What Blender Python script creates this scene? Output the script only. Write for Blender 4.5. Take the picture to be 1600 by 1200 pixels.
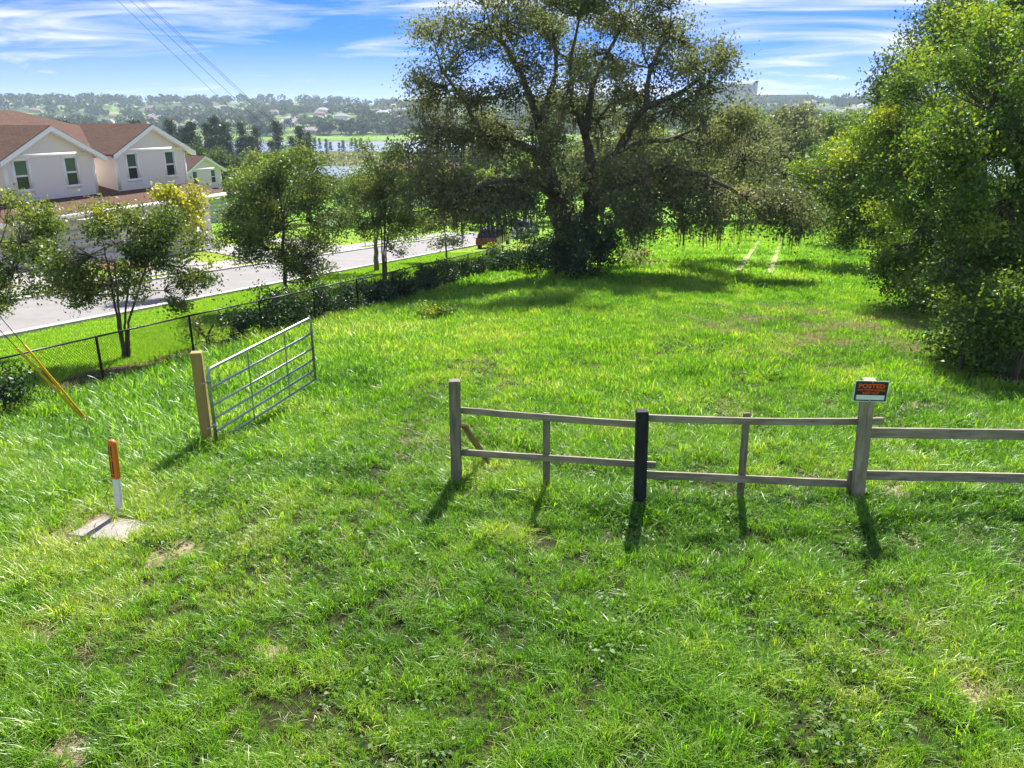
import bpy, bmesh, math, random
import numpy as np
from mathutils import Vector, Matrix

random.seed(7)
RNG = np.random.default_rng(11)
for _o in list(bpy.data.objects):
    bpy.data.objects.remove(_o)
scene = bpy.context.scene
COL = scene.collection

# ------------------------------------------------------------------ camera
F = 1250.0
TH = math.atan(420 / 1250.0)
ZC = 4.6
CT, ST = math.cos(TH), math.sin(TH)
cam_d = bpy.data.cameras.new('camera')
cam = bpy.data.objects.new('camera', cam_d)
COL.objects.link(cam)
cam.location = (0, 0, ZC)
cam.rotation_euler = (math.pi / 2 - TH, 0, 0)
cam_d.sensor_fit = 'HORIZONTAL'
cam_d.sensor_width = 36
cam_d.lens = 36 * F / 1600
cam_d.clip_start = 0.1
cam_d.clip_end = 9000
scene.camera = cam

# ------------------------------------------------------------------ sun and sky
SUN_AZ, SUN_EL = math.radians(12), math.radians(46)
sv = Vector((math.sin(SUN_AZ) * math.cos(SUN_EL), math.cos(SUN_AZ) * math.cos(SUN_EL), math.sin(SUN_EL)))
sun_d = bpy.data.lights.new('sun', 'SUN')
sun_d.energy = 5.0
sun_d.angle = math.radians(0.6)
sun_d.color = (1.0, 0.95, 0.86)
sun = bpy.data.objects.new('sun', sun_d)
COL.objects.link(sun)
sun.location = (0, 0, 40)
sun.rotation_euler = sv.to_track_quat('Z', 'Y').to_euler()

world = bpy.data.worlds.new('World')
scene.world = world
world.use_nodes = True


class NT:
    """small helper for node trees"""
    def __init__(self, tree):
        self.t = tree
        tree.nodes.clear()

    def n(self, kind, **kw):
        nd = self.t.nodes.new(kind)
        for k, v in kw.items():
            if k.startswith('i_'):
                key = k[2:]
                key = int(key) if key.isdigit() else key.replace('_', ' ')
                nd.inputs[key].default_value = v
            else:
                setattr(nd, k, v)
        return nd

    def l(self, a, b):
        self.t.links.new(a, b)

    def math(self, op, a, b=None, clamp=False):
        nd = self.t.nodes.new('ShaderNodeMath')
        nd.operation = op
        nd.use_clamp = clamp
        for i, v in enumerate((a, b)):
            if v is None:
                continue
            if isinstance(v, (int, float)):
                nd.inputs[i].default_value = v
            else:
                self.l(v, nd.inputs[i])
        return nd.outputs[0]

    def mix(self, fac, a, b, blend='MIX'):
        nd = self.t.nodes.new('ShaderNodeMix')
        nd.data_type = 'RGBA'
        nd.blend_type = blend
        for sock, v in ((nd.inputs['Factor'], fac), (nd.inputs[6], a), (nd.inputs[7], b)):
            if isinstance(v, (int, float)):
                sock.default_value = v
            elif isinstance(v, tuple):
                sock.default_value = v if len(v) == 4 else (*v, 1)
            else:
                self.l(v, sock)
        return nd.outputs[2]

    def noise(self, vec, scale, detail=4, rough=0.55, dist=0.0):
        nd = self.n('ShaderNodeTexNoise')
        nd.inputs['Scale'].default_value = scale
        nd.inputs['Detail'].default_value = detail
        nd.inputs['Roughness'].default_value = rough
        nd.inputs['Distortion'].default_value = dist
        if vec is not None:
            self.l(vec, nd.inputs['Vector'])
        return nd.outputs[0]

    def ramp(self, fac, stops):
        nd = self.n('ShaderNodeValToRGB')
        cr = nd.color_ramp
        while len(cr.elements) > 1:
            cr.elements.remove(cr.elements[-1])
        for i, (p, c) in enumerate(stops):
            e = cr.elements[0] if i == 0 else cr.elements.new(p)
            e.position = p
            e.color = (c, c, c, 1) if isinstance(c, (int, float)) else (*c, 1)
        self.l(fac, nd.inputs[0])
        return nd.outputs[0]


w = NT(world.node_tree)
sky = w.n('ShaderNodeTexSky', sky_type='NISHITA')
sky.sun_disc = False
sky.sun_elevation = SUN_EL
sky.sun_rotation = SUN_AZ
sky.altitude = 60
sky.air_density = 1.0
sky.dust_density = 0.0
sky.ozone_density = 5.0
hs = w.n('ShaderNodeHueSaturation', i_Saturation=1.25, i_Value=0.78)
w.l(sky.outputs[0], hs.inputs['Color'])
tc = w.n('ShaderNodeTexCoord')
sep = w.n('ShaderNodeSeparateXYZ')
w.l(tc.outputs['Generated'], sep.inputs[0])
# clear, dry air: the deep blue comes down close to the horizon
lift = w.n('ShaderNodeCombineXYZ')
w.l(sep.outputs[0], lift.inputs[0])
w.l(sep.outputs[1], lift.inputs[1])
w.l(w.math('ADD', w.math('MULTIPLY', sep.outputs[2], 2.6), 0.16), lift.inputs[2])
nrmz = w.n('ShaderNodeVectorMath', operation='NORMALIZE')
w.l(lift.outputs[0], nrmz.inputs[0])
w.l(nrmz.outputs[0], sky.inputs[0])
zz = w.math('MAXIMUM', sep.outputs[2], 0.0)
den = w.math('ADD', zz, 0.13)
cx = w.math('DIVIDE', sep.outputs[0], den)
cy = w.math('DIVIDE', sep.outputs[1], den)
comb = w.n('ShaderNodeCombineXYZ')
w.l(cx, comb.inputs[0])
w.l(cy, comb.inputs[1])
mp = w.n('ShaderNodeMapping')
mp.inputs['Location'].default_value = (9.2, 0.7, 0.0)
mp.inputs['Rotation'].default_value = (0, 0, math.radians(-14))
mp.inputs['Scale'].default_value = (0.52, 0.95, 1)
w.l(comb.outputs[0], mp.inputs[0])
n1 = w.noise(mp.outputs[0], 1.6, 10, 0.6, 1.3)
n2 = w.noise(mp.outputs[0], 0.42, 3, 0.5, 0.3)
cl = w.math('ADD', w.math('MULTIPLY', n1, 0.62), w.math('MULTIPLY', n2, 0.5))
clm = w.ramp(cl, [(0.49, 0.0), (0.56, 0.3), (0.67, 0.95)])
# low haze bank of cloud towards the horizon
band = w.ramp(sep.outputs[2], [(0.0, 0.6), (0.035, 0.35), (0.08, 0.0)])
clm2 = w.math('MAXIMUM', clm, band)
skyb = w.mix(1.0, hs.outputs[0], (0.37, 0.53, 0.88), 'MULTIPLY')
skyc = w.mix(clm2, skyb, (2.95, 3.1, 3.25))
bg = w.n('ShaderNodeBackground', i_Strength=0.13)
w.l(skyc, bg.inputs[0])
wo = w.n('ShaderNodeOutputWorld')
w.l(bg.outputs[0], wo.inputs[0])

vs = scene.view_settings
vs.view_transform = 'Standard'
vs.look = 'None'
vs.gamma = 1
vs.use_curve_mapping = False
vs.exposure = 1.35
scene.render.engine = 'CYCLES'
cy_ = scene.cycles
cy_.use_denoising = True
cy_.use_adaptive_sampling = True
cy_.adaptive_threshold = 0.015
cy_.max_bounces = 6
cy_.diffuse_bounces = 4
cy_.glossy_bounces = 2
cy_.transmission_bounces = 4
cy_.transparent_max_bounces = 4
cy_.volume_bounces = 0
cy_.caustics_reflective = False
cy_.caustics_refractive = False
cy_.sample_clamp_indirect = 6


# ------------------------------------------------------------------ numbers: terrain and pixels
def vnoise(x, y, scale, seed=0):
    x = np.asarray(x, float) / scale + 1000.0 + seed * 17.3
    y = np.asarray(y, float) / scale + 1000.0 + seed * 31.7
    xi, yi = np.floor(x), np.floor(y)
    fx, fy = x - xi, y - yi
    fx = fx * fx * (3 - 2 * fx)
    fy = fy * fy * (3 - 2 * fy)

    def h(a, b):
        v = np.sin(a * 127.1 + b * 311.7 + seed * 74.7) * 43758.5453
        return v - np.floor(v)
    return (h(xi, yi) * (1 - fx) + h(xi + 1, yi) * fx) * (1 - fy) + (h(xi, yi + 1) * (1 - fx) + h(xi + 1, yi + 1) * fx) * fy


def sst(a, b, t):
    t = np.clip((np.asarray(t, float) - a) / (b - a), 0, 1)
    return t * t * (3 - 2 * t)


FA = math.radians(16)
FD = np.array([math.sin(FA), math.cos(FA)])          # along the chain link fence
FN = np.array([-math.cos(FA), math.sin(FA)])         # across it, towards the street
F0 = np.array([-8.93, 16.6])


def dist_fence(x, y):
    return (np.asarray(x) - F0[0]) * FN[0] + (np.asarray(y) - F0[1]) * FN[1]


def along_fence(x, y):
    return (np.asarray(x) - F0[0]) * FD[0] + (np.asarray(y) - F0[1]) * FD[1]


def T(x, y):
    x = np.asarray(x, float)
    y = np.asarray(y, float)
    # soft knee at y = 11, falling 9 % beyond
    k = 2.2
    g = -0.09 * k * np.log1p(np.exp(np.clip((y - 11) / k, -40, 40)))
    g = np.where(y - 11 > 60, -0.09 * (y - 11), g)
    far = np.interp(y, [0, 95, 250, 330, 360, 790, 860, 1100, 1700, 2200, 4000],
                    [0, -7.56, -16.5, -19.3, -20.6, -20.6, -16, -6, 22, 28, 30])
    b = sst(80, 110, y)
    z = g * (1 - b) + far * b
    d = dist_fence(x, y)
    e = -0.62 * sst(-9, 0, d) - 0.33 * sst(0, 9, d) + 0.7 * sst(18, 25, d)
    z = z + e * (1 - sst(95, 140, y)) * sst(2, 14, y)
    z = z + 0.05 * (vnoise(x, y, 2.6, 3) - 0.5) * (1 - sst(8.5, 9.3, d)) * (1 - sst(30, 60, y))
    hill = sst(850, 1300, y)
    z = z + hill * (26 * (vnoise(x, y, 420, 5) - 0.5) + 10 * (vnoise(x, y, 170, 6) - 0.5))
    return z


def ray(u, v):
    a = (u - 800) / F
    b = (600 - v) / F
    return np.array([a, CT + b * ST, -ST + b * CT])


def gp(u, v):
    """ground point seen at photo pixel (u, v)"""
    r = ray(u, v)
    t = 2.0
    while t < 3500:
        p = r * t
        if ZC + p[2] <= T(p[0], p[1]):
            break
        t *= 1.01
    lo, hi = t / 1.01, t
    for _ in range(25):
        m = (lo + hi) / 2
        p = r * m
        if ZC + p[2] <= T(p[0], p[1]):
            hi = m
        else:
            lo = m
    p = r * hi
    return Vector((p[0], p[1], float(T(p[0], p[1]))))


def at(u, v, Y):
    """point seen at pixel (u, v) at distance Y ahead"""
    r = ray(u, v)
    r = r * (Y / r[1])
    return Vector((r[0], r[1], r[2] + ZC))


def on_plane(u, v, p0, n):
    r = Vector(ray(u, v))
    o = Vector((0, 0, ZC))
    return o + r * ((Vector(p0) - o).dot(n) / r.dot(n))


def G(x, y, dz=0.0):
    return Vector((x, y, float(T(x, y)) + dz))


# ------------------------------------------------------------------ object helpers
def tag(o, label=None, cat=None, group=None, kind=None):
    if label:
        o['label'] = label
    if cat:
        o['category'] = cat
    if group:
        o['group'] = group
    if kind:
        o['kind'] = kind
    return o


def empty(name, loc, rz=0.0):
    o = bpy.data.objects.new(name, None)
    o.empty_display_size = 0.2
    o.location = loc
    o.rotation_euler = (0, 0, rz)
    COL.objects.link(o)
    return o


def mat_of(o):
    if o is None:
        return Matrix.Identity(4)
    m = Matrix.LocRotScale(o.location, o.rotation_euler.to_quaternion() if o.rotation_mode == 'XYZ' else o.rotation_quaternion, o.scale)
    return mat_of(o.parent) @ o.matrix_parent_inverse @ m if o.parent else m


def link(name, mesh, parent=None, mw=None, keep=False):
    """mw: world matrix; the parent's own transform is undone unless keep"""
    o = bpy.data.objects.new(name, mesh)
    COL.objects.link(o)
    if mw is not None:
        o.matrix_basis = mw
    if parent is not None:
        o.parent = parent
        if not keep:
            o.matrix_parent_inverse = mat_of(parent).inverted()
    return o


def np_mesh(name, verts, quads=None, tris=None, mats=(), attrs=None, smooth=False, mat_idx=None):
    me = bpy.data.meshes.new(name)
    verts = np.asarray(verts, np.float32).reshape(-1, 3)
    nq = 0 if quads is None else len(quads)
    ntr = 0 if tris is None else len(tris)
    me.vertices.add(len(verts))
    me.vertices.foreach_set('co', verts.ravel())
    me.loops.add(nq * 4 + ntr * 3)
    idx = []
    if nq:
        idx.append(np.asarray(quads, np.int32).ravel())
    if ntr:
        idx.append(np.asarray(tris, np.int32).ravel())
    if idx:
        me.loops.foreach_set('vertex_index', np.concatenate(idx))
        me.polygons.add(nq + ntr)
        starts = np.concatenate([np.arange(nq) * 4, nq * 4 + np.arange(ntr) * 3]).astype(np.int32)
        me.polygons.foreach_set('loop_start', starts)
        if smooth:
            me.polygons.foreach_set('use_smooth', np.ones(nq + ntr, bool))
        if mat_idx is not None:
            me.polygons.foreach_set('material_index', np.asarray(mat_idx, np.int32))
    for k, v in (attrs or {}).items():
        a = me.attributes.new(k, 'FLOAT', 'POINT')
        a.data.foreach_set('value', np.asarray(v, np.float32))
    for m in mats:
        me.materials.append(m)
    me.update(calc_edges=True)
    return me


class MB:
    """collects shapes of ONE part"""
    def __init__(self):
        self.v, self.q, self.t = [], [], []

    def quad(self, a, b, c, d):
        i = len(self.v)
        self.v += [tuple(a), tuple(b), tuple(c), tuple(d)]
        self.q.append((i, i + 1, i + 2, i + 3))

    def tri(self, a, b, c):
        i = len(self.v)
        self.v += [tuple(a), tuple(b), tuple(c)]
        self.t.append((i, i + 1, i + 2))

    def box(self, lo, hi, M=None):
        (x0, y0, z0), (x1, y1, z1) = lo, hi
        P = [(x0, y0, z0), (x1, y0, z0), (x1, y1, z0), (x0, y1, z0), (x0, y0, z1), (x1, y0, z1), (x1, y1, z1), (x0, y1, z1)]
        if M is not None:
            P = [tuple(M @ Vector(p)) for p in P]
        i = len(self.v)
        self.v += P
        for f in ((0, 3, 2, 1), (4, 5, 6, 7), (0, 1, 5, 4), (1, 2, 6, 5), (2, 3, 7, 6), (3, 0, 4, 7)):
            self.q.append(tuple(i + k for k in f))

    def tube(self, pts, rad, sides=8, cap=True):
        pts = [Vector(p) for p in pts]
        n = len(pts)
        if not hasattr(rad, '__len__'):
            rad = [rad] * n
        i0 = len(self.v)
        up = Vector((0.13, 0.21, 0.97))
        for k, p in enumerate(pts):
            d = (pts[min(k + 1, n - 1)] - pts[max(k - 1, 0)]).normalized()
            a = d.cross(up)
            if a.length < 0.05:
                a = d.cross(Vector((1, 0, 0)))
            a.normalize()
            b = d.cross(a).normalized()
            for s in range(sides):
                an = 2 * math.pi * s / sides
                self.v.append(tuple(p + (a * math.cos(an) + b * math.sin(an)) * rad[k]))
        for k in range(n - 1):
            for s in range(sides):
                s2 = (s + 1) % sides
                self.q.append((i0 + k * sides + s, i0 + k * sides + s2, i0 + (k + 1) * sides + s2, i0 + (k + 1) * sides + s))
        if cap:
            for k in (0, n - 1):
                c = len(self.v)
                self.v.append(tuple(pts[k]))
                for s in range(sides):
                    s2 = (s + 1) % sides
                    tr = (c, i0 + k * sides + s, i0 + k * sides + s2)
                    self.t.append(tr if k else tr[::-1])

    def mesh(self, name, *mats, smooth=False):
        return np_mesh(name, self.v, self.q or None, self.t or None, mats, smooth=smooth)

    def build(self, name, m, parent=None, mw=None, smooth=False, keep=False):
        me = self.mesh(name, *([m] if not isinstance(m, (list, tuple)) else m), smooth=smooth)
        return link(name, me, parent, mw, keep)


def smooth_by_angle(o, deg=40):
    me = o.data
    me.polygons.foreach_set('use_smooth', np.ones(len(me.polygons), bool))
    bm = bmesh.new()
    bm.from_mesh(me)
    for e in bm.edges:
        if len(e.link_faces) == 2 and e.calc_face_angle(0) > math.radians(deg):
            e.smooth = False
    bm.to_mesh(me)
    bm.free()


def beam(name, p0, p1, wd, ht, m, parent=None, up=(0, 0, 1), bev=0.006, seg=8, sag=0.0, rough=0.003, taper=1.0):
    """a timber with local X along its length, Y its width, Z its height"""
    p0, p1 = Vector(p0), Vector(p1)
    X = (p1 - p0)
    L = X.length
    X.normalize()
    Z = Vector(up)
    Z = (Z - X * Z.dot(X)).normalized()
    Y = Z.cross(X)
    bm = bmesh.new()
    rings = []
    for k in range(seg + 1):
        t = k / seg
        s = -sag * 4 * t * (1 - t)
        f = 1 + (taper - 1) * t
        ring = []
        for (a, b) in ((-1, -1), (1, -1), (1, 1), (-1, 1)):
            ring.append(bm.verts.new((L * t, a * wd / 2 * f + random.uniform(-rough, rough), b * ht / 2 * f + s + random.uniform(-rough, rough))))
        rings.append(ring)
    for k in range(seg):
        for j in range(4):
            bm.faces.new((rings[k][j], rings[k + 1][j], rings[k + 1][(j + 1) % 4], rings[k][(j + 1) % 4]))
    bm.faces.new(rings[0])
    bm.faces.new(rings[-1][::-1])
    bmesh.ops.recalc_face_normals(bm, faces=bm.faces)
    if bev:
        ed = [e for e in bm.edges if e.calc_face_angle(0) > 0.8]
        bmesh.ops.bevel(bm, geom=ed, offset=bev, segments=2, affect='EDGES')
    me = bpy.data.meshes.new(name)
    bm.to_mesh(me)
    bm.free()
    me.materials.append(m)
    M = Matrix((X, Y, Z)).transposed().to_4x4()
    M.translation = p0
    return link(name, me, parent, M)


# ------------------------------------------------------------------ materials
def mat(name):
    m = bpy.data.materials.new(name)
    m.use_nodes = True
    return m, NT(m.node_tree)


def finish(nt, shader, bump=None):
    o = nt.n('ShaderNodeOutputMaterial')
    nt.l(shader, o.inputs[0])


def simple(name, col, rough=0.7, var=0.25, scale=6.0, metal=0.0, bump=0.15, col2=None, spec=0.4, stretch=None, coat=0.0):
    m, nt = mat(name)
    tcn = nt.n('ShaderNodeTexCoord')
    vec = tcn.outputs['Object']
    if stretch:
        mpn = nt.n('ShaderNodeMapping')
        mpn.inputs['Scale'].default_value = stretch
        nt.l(vec, mpn.inputs[0])
        vec = mpn.outputs[0]
    a = nt.noise(vec, scale, 6, 0.6)
    b = nt.noise(vec, scale * 7, 4, 0.6)
    f = nt.math('ADD', nt.math('MULTIPLY', a, 0.6), nt.math('MULTIPLY', b, 0.4))
    f = nt.ramp(f, [(0.33, 0.0), (0.67, 1.0)])
    c2 = col2 or tuple(c * (1 - var) for c in col)
    cc = nt.mix(f, c2, col)
    p = nt.n('ShaderNodeBsdfPrincipled', i_Roughness=rough, i_Metallic=metal)
    p.inputs['Specular IOR Level'].default_value = spec
    p.inputs['Coat Weight'].default_value = coat
    nt.l(cc, p.inputs['Base Color'])
    if bump:
        bp = nt.n('ShaderNodeBump', i_Strength=bump, i_Distance=0.02)
        nt.l(f, bp.inputs['Height'])
        nt.l(bp.outputs[0], p.inputs['Normal'])
    finish(nt, p.outputs[0])
    return m


def wood(name, light, dark, grain=30.0, stain=None):
    m, nt = mat(name)
    tcn = nt.n('ShaderNodeTexCoord')
    oi = nt.n('ShaderNodeObjectInfo')
    add = nt.n('ShaderNodeVectorMath', operation='ADD')
    nt.l(tcn.outputs['Object'], add.inputs[0])
    sc = nt.n('ShaderNodeVectorMath', operation='SCALE')
    cb = nt.n('ShaderNodeCombineXYZ')
    for i in range(3):
        nt.l(oi.outputs['Random'], cb.inputs[i])
    nt.l(cb.outputs[0], sc.inputs[0])
    sc.inputs['Scale'].default_value = 13.0
    nt.l(sc.outputs[0], add.inputs[1])
    mpn = nt.n('ShaderNodeMapping')
    mpn.inputs['Scale'].default_value = (0.7, grain, grain)
    nt.l(add.outputs[0], mpn.inputs[0])
    g1 = nt.noise(mpn.outputs[0], 1.6, 7, 0.65, 1.2)
    mp2 = nt.n('ShaderNodeMapping')
    mp2.inputs['Scale'].default_value = (3.0, 9, 9)
    nt.l(add.outputs[0], mp2.inputs[0])
    g2 = nt.noise(mp2.outputs[0], 1.0, 5, 0.6, 0.4)
    gf = nt.ramp(g1, [(0.30, 0.0), (0.47, 0.55), (0.7, 1.0)])
    c1 = nt.mix(gf, dark, light)
    blot = nt.ramp(g2, [(0.38, 0.0), (0.62, 1.0)])
    c2 = nt.mix(nt.math('MULTIPLY', blot, 0.45), c1, stain or tuple(x * 0.55 for x in dark))
    p = nt.n('ShaderNodeBsdfPrincipled', i_Roughness=0.82)
    p.inputs['Specular IOR Level'].default_value = 0.25
    nt.l(c2, p.inputs['Base Color'])
    bp = nt.n('ShaderNodeBump', i_Strength=0.55, i_Distance=0.006)
    nt.l(g1, bp.inputs['Height'])
    nt.l(bp.outputs[0], p.inputs['Normal'])
    finish(nt, p.outputs[0])
    return m


def foliage(name, stops, trans=0.45, gloss=0.07, rough=0.5, inst=False, tcol=(1.15, 1.25, 0.45)):
    """leaf colour runs through stops by the 'tint' value each leaf carries"""
    m, nt = mat(name)
    at_ = nt.n('ShaderNodeAttribute', attribute_name='tint')
    fac = at_.outputs['Fac']
    if inst:
        at2 = nt.n('ShaderNodeAttribute', attribute_name='itint', attribute_type='INSTANCER')
        fac = nt.math('ADD', nt.math('MULTIPLY', fac, 0.45), nt.math('MULTIPLY', at2.outputs['Fac'], 0.75), True)
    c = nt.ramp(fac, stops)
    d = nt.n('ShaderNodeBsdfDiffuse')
    nt.l(c, d.inputs[0])
    t = nt.n('ShaderNodeBsdfTranslucent')
    tcm = nt.mix(1.0, c, tcol, 'MULTIPLY')
    nt.l(tcm, t.inputs[0])
    mx = nt.n('ShaderNodeMixShader', i_Fac=trans)
    nt.l(d.outputs[0], mx.inputs[1])
    nt.l(t.outputs[0], mx.inputs[2])
    g = nt.n('ShaderNodeBsdfGlossy', i_Roughness=rough)
    g.inputs[0].default_value = (0.9, 0.95, 0.9, 1)
    mx2 = nt.n('ShaderNodeMixShader', i_Fac=gloss)
    nt.l(mx.outputs[0], mx2.inputs[1])
    nt.l(g.outputs[0], mx2.inputs[2])
    finish(nt, mx2.outputs[0])
    return m


M = {}
M['grass'] = foliage('grass_blade', [(0.0, (0.028, 0.085, 0.007)), (0.3, (0.085, 0.22, 0.010)), (0.6, (0.18, 0.38, 0.014)), (0.88, (0.30, 0.47, 0.03)), (1.0, (0.46, 0.50, 0.13))],
                     trans=0.58, gloss=0.038, rough=0.4, inst=True, tcol=(1.12, 1.2, 0.4))
M['weed'] = foliage('weed_leaf', [(0.0, (0.05, 0.11, 0.018)), (0.5, (0.10, 0.20, 0.026)), (1.0, (0.14, 0.26, 0.045))], trans=0.45, gloss=0.03, rough=0.55, inst=True)
M['dry'] = foliage('dry_stalk', [(0.0, (0.20, 0.17, 0.07)), (0.5, (0.34, 0.30, 0.13)), (1.0, (0.46, 0.42, 0.2))], trans=0.3, gloss=0.03, inst=True, tcol=(1, 0.9, 0.7))
M['oak_leaf'] = foliage('live_oak_leaf', [(0.0, (0.075, 0.092, 0.042)), (0.4, (0.145, 0.168, 0.072)), (0.75, (0.23, 0.245, 0.105)), (1.0, (0.32, 0.30, 0.14))], trans=0.46, gloss=0.025, tcol=(1.08, 1.12, 0.68))
M['wood_leaf'] = foliage('woodland_leaf', [(0.0, (0.03, 0.065, 0.016)), (0.4, (0.085, 0.155, 0.024)), (0.75, (0.19, 0.27, 0.03)), (1.0, (0.36, 0.38, 0.04))], trans=0.5, gloss=0.035)
M['grey_leaf'] = foliage('grey_green_leaf', [(0.0, (0.025, 0.045, 0.02)), (0.5, (0.06, 0.09, 0.035)), (1.0, (0.16, 0.19, 0.07))], trans=0.42, gloss=0.04)
M['myrtle_leaf'] = foliage('myrtle_leaf', [(0.0, (0.05, 0.08, 0.02)), (0.45, (0.105, 0.155, 0.03)), (0.8, (0.19, 0.235, 0.04)), (1.0, (0.38, 0.36, 0.06))], trans=0.5, gloss=0.05)
M['yellow_leaf'] = foliage('yellow_leaf', [(0.0, (0.2, 0.2, 0.012)), (0.5, (0.38, 0.36, 0.016)), (1.0, (0.55, 0.5, 0.03))], trans=0.45, gloss=0.06)
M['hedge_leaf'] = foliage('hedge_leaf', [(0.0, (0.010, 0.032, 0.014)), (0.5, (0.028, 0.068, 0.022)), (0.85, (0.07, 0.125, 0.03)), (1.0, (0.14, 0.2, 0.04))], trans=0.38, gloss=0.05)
M['far_leaf'] = foliage('far_tree_leaf', [(0.0, (0.014, 0.028, 0.012)), (0.5, (0.045, 0.075, 0.024)), (1.0, (0.14, 0.18, 0.05))], trans=0.3, gloss=0.02)
M['pine_leaf'] = foliage('pine_needle', [(0.0, (0.012, 0.028, 0.014)), (0.5, (0.028, 0.055, 0.022)), (1.0, (0.06, 0.09, 0.035))], trans=0.25, gloss=0.03)
M['moss'] = foliage('spanish_moss', [(0.0, (0.10, 0.10, 0.075)), (0.5, (0.17, 0.165, 0.12)), (1.0, (0.25, 0.23, 0.17))], trans=0.3, gloss=0.0, tcol=(1, 0.95, 0.8))
M['bark'] = simple('bark', (0.18, 0.15, 0.115), 0.95, scale=5, bump=0.8, col2=(0.06, 0.05, 0.04), spec=0.1, stretch=(3, 3, 0.7))
M['pale_bark'] = simple('pale_bark', (0.24, 0.2, 0.155), 0.9, scale=5, bump=0.5, col2=(0.11, 0.09, 0.07), spec=0.15, stretch=(3, 3, 0.8))
M['weathered'] = wood('weathered_timber', (0.44, 0.385, 0.29), (0.17, 0.14, 0.10), 16.0)
M['weathered_dark'] = wood('dark_weathered_timber', (0.31, 0.265, 0.195), (0.115, 0.095, 0.07), 16.0)
M['black_wood'] = wood('black_painted_timber', (0.035, 0.037, 0.042), (0.014, 0.015, 0.018))
M['treated'] = wood('treated_timber', (0.42, 0.30, 0.11), (0.28, 0.19, 0.06), stain=(0.24, 0.19, 0.07))
M['brace_wood'] = wood('tan_timber', (0.36, 0.24, 0.13), (0.19, 0.12, 0.065))
M['galv'] = simple('galvanised_steel', (0.42, 0.46, 0.48), 0.42, 0.35, 9, metal=0.75, bump=0.05)
M['rust'] = simple('rusty_steel', (0.10, 0.05, 0.03), 0.8, 0.4, 30, metal=0.3)
M['steel_wire'] = simple('steel_wire', (0.03, 0.03, 0.03), 0.7, 0.2, 20, metal=0.0, bump=0)
M['yellow_plastic'] = simple('yellow_plastic', (0.78, 0.46, 0.02), 0.45, 0.2, 5, bump=0.04)
M['orange_plastic'] = simple('orange_plastic', (0.72, 0.19, 0.025), 0.42, 0.2, 7, bump=0.05)
M['white_plastic'] = simple('white_plastic', (0.74, 0.75, 0.75), 0.45, 0.12, 7, bump=0.03)
M['black_print'] = simple('black_print', (0.02, 0.018, 0.018), 0.6, 0.1, 10, bump=0)
M['sign_blue'] = simple('sign_border', (0.028, 0.045, 0.075), 0.4, 0.1, 10, bump=0)
M['sign_black'] = simple('sign_black', (0.02, 0.018, 0.02), 0.38, 0.15, 10, bump=0)
M['sign_white'] = simple('sign_white', (0.74, 0.78, 0.78), 0.4, 0.06, 10, bump=0)
M['sign_orange'] = simple('sign_orange', (0.8, 0.10, 0.03), 0.45, 0.1, 14, bump=0)
M['concrete'] = simple('concrete', (0.35, 0.325, 0.29), 0.9, scale=5, bump=0.4, col2=(0.19, 0.165, 0.135))
M['road'] = simple('road_surface', (0.235, 0.225, 0.22), 0.92, scale=0.9, bump=0.2, col2=(0.17, 0.162, 0.158))
M['kerb'] = simple('kerb_concrete', (0.5, 0.475, 0.44), 0.9, scale=2.5, bump=0.2, col2=(0.38, 0.36, 0.33))
M['pave'] = simple('pavement_concrete', (0.31, 0.29, 0.27), 0.9, scale=1.2, bump=0.2, col2=(0.22, 0.205, 0.19))
M['dirt'] = simple('bare_dirt', (0.36, 0.285, 0.19), 0.97, scale=7, bump=0.9, col2=(0.17, 0.125, 0.08), spec=0.1)
M['sand'] = simple('tyre_track_sand', (0.34, 0.32, 0.17), 0.97, scale=3, bump=0.6, col2=(0.22, 0.27, 0.08), spec=0.1)
M['mulch'] = simple('bark_mulch', (0.16, 0.09, 0.06), 0.97, scale=16, bump=1.0, col2=(0.045, 0.027, 0.02), spec=0.15)
M['red_mulch'] = simple('red_mulch', (0.30, 0.13, 0.09), 0.97, scale=12, bump=1.0, col2=(0.16, 0.07, 0.05), spec=0.15)
M['black_vinyl'] = simple('dark_green_vinyl', (0.014, 0.022, 0.02), 0.4, 0.3, 10, bump=0)
M['stucco'] = simple('stucco_pink_beige', (0.80, 0.72, 0.665), 0.92, 0.06, 10, bump=0.25)
M['trim'] = simple('white_trim', (0.9, 0.885, 0.86), 0.6, 0.04, 5, bump=0.03)
M['garage'] = simple('garage_door_white', (0.66, 0.63, 0.58), 0.6, 0.06, 4, bump=0.02)
M['blind'] = simple('window_blind', (0.34, 0.40, 0.36), 0.7, 0.15, 3, bump=0)
M['rock'] = simple('soil_side', (0.2, 0.15, 0.1), 0.95)


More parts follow.
